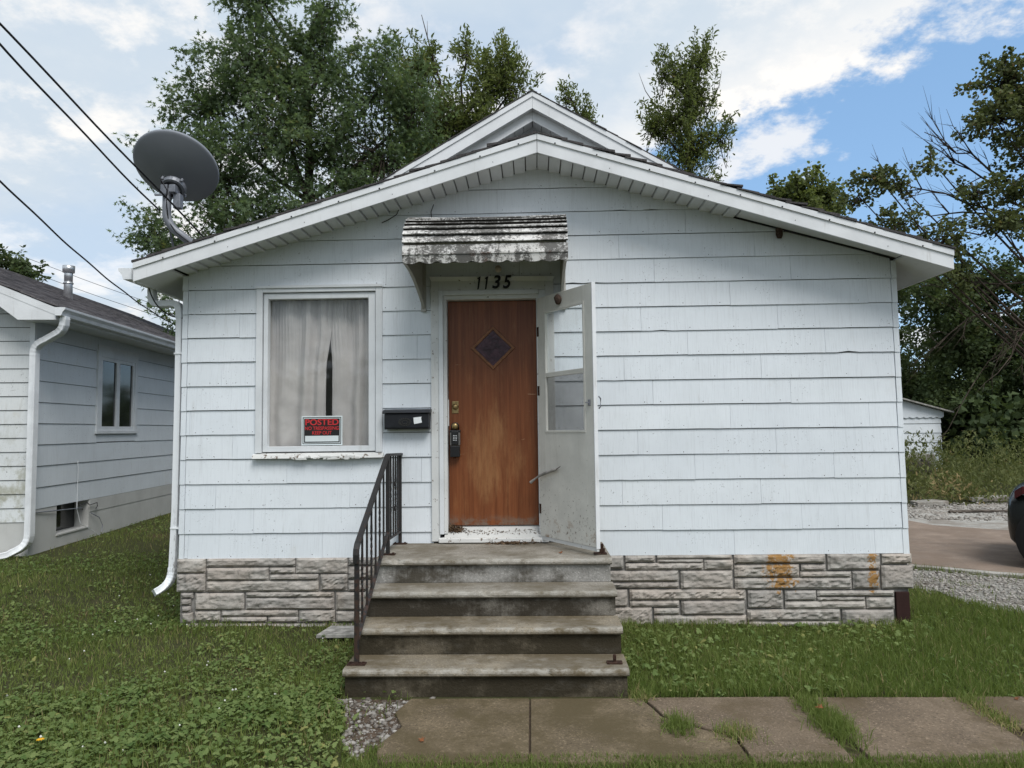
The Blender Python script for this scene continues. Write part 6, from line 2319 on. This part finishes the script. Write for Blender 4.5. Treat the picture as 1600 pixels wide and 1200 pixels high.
# clover heads: little white balls in the lawn, and one yellow flower
sel = rng.choice(len(cxx), 2200, replace=False)
sel = [i for i in sel if -5.2 < cxx[i] < -1.6 and -2.9 < cyy[i] < 2.5][:60]
oct_ = np.array([(1, 0, 0), (0, 1, 0), (-1, 0, 0), (0, -1, 0), (0, 0, 1), (0, 0, -1)])
fv = np.stack([np.array([cxx[i], cyy[i], czz[i] + .012]) + oct_ * rng.uniform(.006, .010) for i in sel])
tag(np_mesh('clover_flowers', fv, [[0, 1, 4], [1, 2, 4], [2, 3, 4], [3, 0, 4], [1, 0, 5], [2, 1, 5], [3, 2, 5], [0, 3, 5]], M['petal_white']), 'tiny white clover flowers dotted over the lawn', 'flowers', None, 'stuff')
fx0, fy0 = -2.70, -2.50
fw = thing('yellow_flower', 'single yellow flower among the foreground lawn clover', 'flower', (fx0, fy0, .01))
MB().tube([(fx0, fy0, 0), (fx0 + .004, fy0, .04), (fx0, fy0 - .004, .07)], .0025, 5).build('stem', M['clover'], fw)
mb = MB()
for k in range(9):
    a = k * 2 * math.pi / 9
    mb.prism([(fx0, fy0, .071), (fx0 + math.cos(a - .3) * .014, fy0 + math.sin(a - .3) * .014, .077), (fx0 + math.cos(a) * .021, fy0 + math.sin(a) * .021, .075), (fx0 + math.cos(a + .3) * .014, fy0 + math.sin(a + .3) * .014, .077)],
             [(fx0, fy0, .069), (fx0 + math.cos(a - .3) * .014, fy0 + math.sin(a - .3) * .014, .075), (fx0 + math.cos(a) * .021, fy0 + math.sin(a) * .021, .073), (fx0 + math.cos(a + .3) * .014, fy0 + math.sin(a + .3) * .014, .075)])
mb.build('petals', M['petal_yellow'], fw)

# tufts growing in the walk joints
def tuft(cx, cy, rx, ry, n, h, dry, label, mat=None):
    x = cx + rng.normal(size=n) * rx
    y = cy + rng.normal(size=n) * ry
    p = blades(x, y, h * rng.uniform(.5, 1.2, n), rng.uniform(.003, .006, n), 1.3)
    p[:, :, 2] += .018
    o = np_mesh('grass_tuft', p, [[0, 1, 2, 3], [3, 2, 4]], M['grass'], None, tint=np.clip(dry + rng.normal(size=n) * .2, 0, 1), loc=(cx, cy, .02))
    tag(o, label, 'grass tuft', None, 'stuff')
tuft(.80, -2.22, .045, .075, 420, .085, .45, 'blue-green grass tuft beside the crack in sidewalk')
tuft(1.10, -2.33, .060, .060, 420, .075, .85, 'dry brownish grass tuft at the end of sidewalk crack')
tuft(1.655, -1.93, .045, .090, 700, .06, .55, 'grass tuft filling upper part of open sidewalk joint')
tuft(1.665, -2.22, .055, .12, 1100, .085, .45, 'lush grass tuft filling lower part of open sidewalk joint')
tuft(2.68, -1.82, .05, .05, 350, .05, .7, 'short grass tuft at top of the far sidewalk joint')
tuft(2.66, -2.08, .04, .13, 600, .05, .9, 'dry grass strip in the far sidewalk joint')
tuft(.66, -1.76, .035, .05, 260, .06, .8, 'dry grass tuft against the lowest step corner')

# ------------------------------------------------------------------ gravel
ico_v = np.array([(0, 0, 1), (.89, 0, .45), (.28, .85, .45), (-.72, .53, .45), (-.72, -.53, .45), (.28, -.85, .45), (.72, .53, -.45), (-.28, .85, -.45), (-.89, 0, -.45), (-.28, -.85, -.45), (.72, -.53, -.45), (0, 0, -1)])
ico_f = [[0, 1, 2], [0, 2, 3], [0, 3, 4], [0, 4, 5], [0, 5, 1], [1, 6, 2], [2, 7, 3], [3, 8, 4], [4, 9, 5], [5, 10, 1], [6, 7, 2], [7, 8, 3], [8, 9, 4], [9, 10, 5], [10, 6, 1], [11, 7, 6], [11, 8, 7], [11, 9, 8], [11, 10, 9], [11, 6, 10]]


def pebbles(name, label, n, poly, s0, s1, zoff=0.0, tone=.42):
    xs_ = [p[0] for p in poly]
    ys2 = [p[1] for p in poly]
    x = rng.uniform(min(xs_), max(xs_), n)
    y = rng.uniform(min(ys2), max(ys2), n)
    jw = .03 if s1 < .0245 and n < 5000 else .16
    k = inpoly(x + jw * wob(x, y, 5) + rng.normal(size=n) * jw * .35, y + jw * wob(x, y, 6, 1) + rng.normal(size=n) * jw * .35, poly)
    x, y = x[k], y[k]
    n = len(x)
    s = s0 + (s1 - s0) * rng.random(n) ** 3
    az = rng.uniform(0, 6.28, n)
    v = ico_v[None] * (1 + rng.normal(size=(n, 12, 1)) * .14) * np.stack([np.ones(n), rng.uniform(.6, 1, n), rng.uniform(.4, .75, n)], 1)[:, None, :]
    c_, s_ = np.cos(az)[:, None], np.sin(az)[:, None]
    vx = v[:, :, 0] * c_ - v[:, :, 1] * s_
    vy = v[:, :, 0] * s_ + v[:, :, 1] * c_
    out = np.stack([x[:, None] + vx * s[:, None], y[:, None] + vy * s[:, None], (gz(x, y) + zoff + s * .25)[:, None] + v[:, :, 2] * s[:, None]], -1)
    tag(np_mesh(name, out, ico_f, M['gravel'], None, tint=np.clip(rng.normal(tone, .28, n), 0, 1)), label, 'gravel', None, 'stuff')


pebbles('gravel', 'loose pebbles spilling beside the lowest step', 1900, GRAVEL_L, .005, .023, .005, .36)
pebbles('gravel', 'pale gravel strip along the driveway edge', 42000, GRAVEL_R, .007, .024, .004, .68)
def in_bed(x, y):
    k_ = float(wob(np.array([x]), np.array([y]), 3, 1)[0]) * .10
    return bool(inpoly(np.array([x + k_]), np.array([y - k_]), GRAVEL_R)[0])
bed = grid_sheet('gravel_path', np.arange(3.4, 11.2, .1), np.arange(-1.8, 3.6, .1), .003, M['grit'], in_bed)
tag(bed, kind='structure')
bed = MB().prism([(x, y, -.04) for x, y in GRAVEL_L], [(x, y, .006) for x, y in GRAVEL_L]).build('soil_patch', M['soil'], None)
tag(bed, kind='structure')
pebbles('gravel', 'scattered pale gravel along back of driveway', 9000, [(4.0, 6.9), (6.6, 6.8), (7.6, 6.4), (11, 6.2), (14, 8), (14, 9.6), (9, 9.2), (5, 8.2)], .012, .040, .02, .65)

# ------------------------------------------------------------------ weeds at the back of the drive
def weeds():
    n = 620
    x = rng.uniform(4.6, 19, n)
    y = 8.6 + rng.random(n) * 7.5 + (x - 7) * .12
    keep = ~((x < 4.0) & (y < 11))
    x, y = x[keep], y[keep]
    Pp, Aa, Tt = [], [], []
    for i in range(len(x)):
        hh_ = (.35 + 1.3 * rng.random() ** 1.8) * (.5 if y[i] < 9.8 else 1)
        dry_ = .35 if y[i] < 10.2 and rng.random() < .5 else 0
        nl = 60
        u = rng.random(nl)
        sp = .10 + .22 * (1 - u)
        p = np.stack([x[i] + rng.normal(size=nl) * sp, y[i] + rng.normal(size=nl) * sp, u * hh_], 1)
        Pp.append(p)
        Aa.append(rng.normal(size=(nl, 3)) * .6 + np.array([0, 0, .7]))
        Tt.append(np.clip(rng.random() * .7 + rng.random(nl) * .35 + dry_, 0, 1))
    v = leaves(np.concatenate(Pp), np.concatenate(Aa), .11, 'lance', rng, .4)
    tag(np_mesh('weeds', v, None, M['weed'], None, tint=np.concatenate(Tt)), 'tangle of tall weeds between driveway and thicket', 'weeds', None, 'stuff')
weeds()
# dark shrubby understorey so that the thicket stands closed at its foot
n = 9000
x = rng.uniform(15.2, 27, n)
y = rng.uniform(17.5, 24, n)
v = leaves(np.stack([x, y, rng.random(n) * 2.6 + .1], 1), rng.normal(size=(n, 3)) + np.array([0, 0, .3]), .30, 'quad', rng, .3)
tag(np_mesh('undergrowth', v, None, M['thicket'], None, tint=rng.random(n) * .7), 'dark undergrowth at the foot of the thicket', 'undergrowth', None, 'stuff')

# rotting stump and block by the shed
stp = thing('tree_stump', 'rotting grey tree stump in weeds before the shed', 'stump', (10.2, 13.0, 0))
rings = []
for k, (r_, z_) in enumerate(((.62, 0), (.46, .18), (.38, .42), (.36, .62), (.30, .70))):
    rings.append([(10.2 + math.cos(a) * r_ * (1 + .25 * math.sin(3 * a + k)), 13.0 + math.sin(a) * r_ * (1 + .2 * math.cos(4 * a)), z_ + (.10 * math.sin(5 * a) if k > 2 else 0)) for a in [i * math.pi / 9 for i in range(18)]])
MB().loft(rings).build('bole', M['dead_wood'], stp)
mb = MB()
for a in (0.3, 1.5, 2.9, 4.2, 5.3):
    mb.tube([(10.2 + math.cos(a) * .3, 13 + math.sin(a) * .3, .35), (10.2 + math.cos(a) * .65, 13 + math.sin(a) * .65, .16), (10.2 + math.cos(a) * 1.0, 13 + math.sin(a) * 1.0, -.02)], [.12, .09, .04], 7)
mb.build('root', M['dead_wood'], stp)
blk = MB().box(11.0, 12.0, 15.3, 15.8, 0, .82).build('concrete_block', M['drive_grit'], None, bevel=.03, loc=(11.5, 15.5, 0))
tag(blk, 'grey concrete block standing between stump and shed', 'block')
# broken slab ledge and sticks behind the drive
for k, (x0, y0, w, lab) in enumerate(((9.6, 9.6, 1.1, 'flat broken concrete slab in gravel behind driveway'), (8.0, 8.8, .7, 'smaller broken slab lying before the weeds'))):
    o = MB().prism([(x0, y0, .0), (x0 + w, y0 + .1, .0), (x0 + w * .9, y0 + .6, .0), (x0 + .1, y0 + .5, .0)], [(x0, y0, .09), (x0 + w, y0 + .1, .11), (x0 + w * .9, y0 + .6, .10), (x0 + .1, y0 + .5, .08)]).build('broken_slab', M['drive_grit'], None, bevel=.012, loc=(x0 + .4, y0 + .3, 0))
    tag(o, lab, 'slab')
o = MB().tube([(7.9, 7.5, .045), (8.5, 7.55, .055), (9.2, 7.5, .05), (9.6, 7.62, .06)], [.035, .03, .028, .015], 6).build('fallen_branch', M['dead_wood'], None, loc=(8.7, 7.5, .03))
tag(o, 'dark fallen branch lying on the gravelly driveway', 'branch')

# ------------------------------------------------------------------ small things by the door and the steps
wb = thing('wooden_board', 'weathered grey board lying in grass beside the steps', 'board', (-1.55, -.45, .03))
for k in range(3):
    MB().prism([(-1.80 + k * .02, -.50 + k * .075, .035 + .005 * k), (-1.27, -.53 + k * .075, .045 + .005 * k), (-1.27, -.465 + k * .075, .05 + .005 * k), (-1.78 + k * .02, -.435 + k * .075, .04 + .005 * k)],
               [(-1.80 + k * .02, -.50 + k * .075, .060 + .005 * k), (-1.27, -.53 + k * .075, .070 + .005 * k), (-1.27, -.465 + k * .075, .075 + .005 * k), (-1.78 + k * .02, -.435 + k * .075, .065 + .005 * k)]).build('plank', M['old_board'], wb)
nd = 900
x = np.where(rng.random(nd) < .55, -.77 + np.abs(rng.normal(size=nd)) * .10, rng.uniform(-.76, .05, nd))
y = .02 + .05 * rng.random(nd) + np.where(x < -.6, 0, -.01)
z = .79 + (y - .012) * .66 + np.where(x < -.62, rng.random(nd) * .06 * np.clip((-.60 - x) / .17, 0, 1), .004)
pts = np.stack([x, y, z], 1)
k2 = 260
pts2 = np.stack([rng.normal(-.22, .09, k2), -.085 - rng.random(k2) * .05, .724 + rng.random(k2) * .014], 1)
pts = np.concatenate([pts, pts2])
v = leaves(pts, rng.normal(size=(len(pts), 3)) * np.array([1, .6, .3]), .028, 'lance', rng, .5)
tag(np_mesh('leaf_litter', v, None, M['litter'], None), 'dry brown leaf litter gathered on the door threshold', 'leaf litter', None, 'stuff')

# a few fallen leaves
FL = [(1.67, -2.10, .085, 'orange fallen leaf caught in grass of the open sidewalk joint'), (2.95, -1.84, .03, 'reddish fallen leaf on last sidewalk slab'),
      (-.62, -2.42, .03, 'brown fallen leaf near mossy end of sidewalk'), (-2.06, -1.30, .05, 'rusty brown fallen leaf in the thin lawn patch'), (.22, -.62, .728, 'dry brown fallen leaf on landing before the door')]
M['fallen'] = simple('fallen_leaf_brown', (0.20, 0.075, 0.03), 0.8, 0.2, var=0.4, scale=60)
fr = random.Random(8)
for (x, y, z, lab) in FL:
    a = fr.uniform(0, 6.28)
    ca_, sa = math.cos(a), math.sin(a)
    sh = LEAF['maple'] * .045
    pts = [(x + u * ca_ - w * sa, y + u * sa + w * ca_, z + .010 * math.sin(u * 60) + abs(u) * .5) for u, w in sh]
    MBL = MB().prism(pts, [(p[0], p[1], p[2] + .0012) for p in pts])
    tag(MBL.build('fallen_leaf', M['fallen'], None, loc=(x, y, z)), lab, 'leaf')
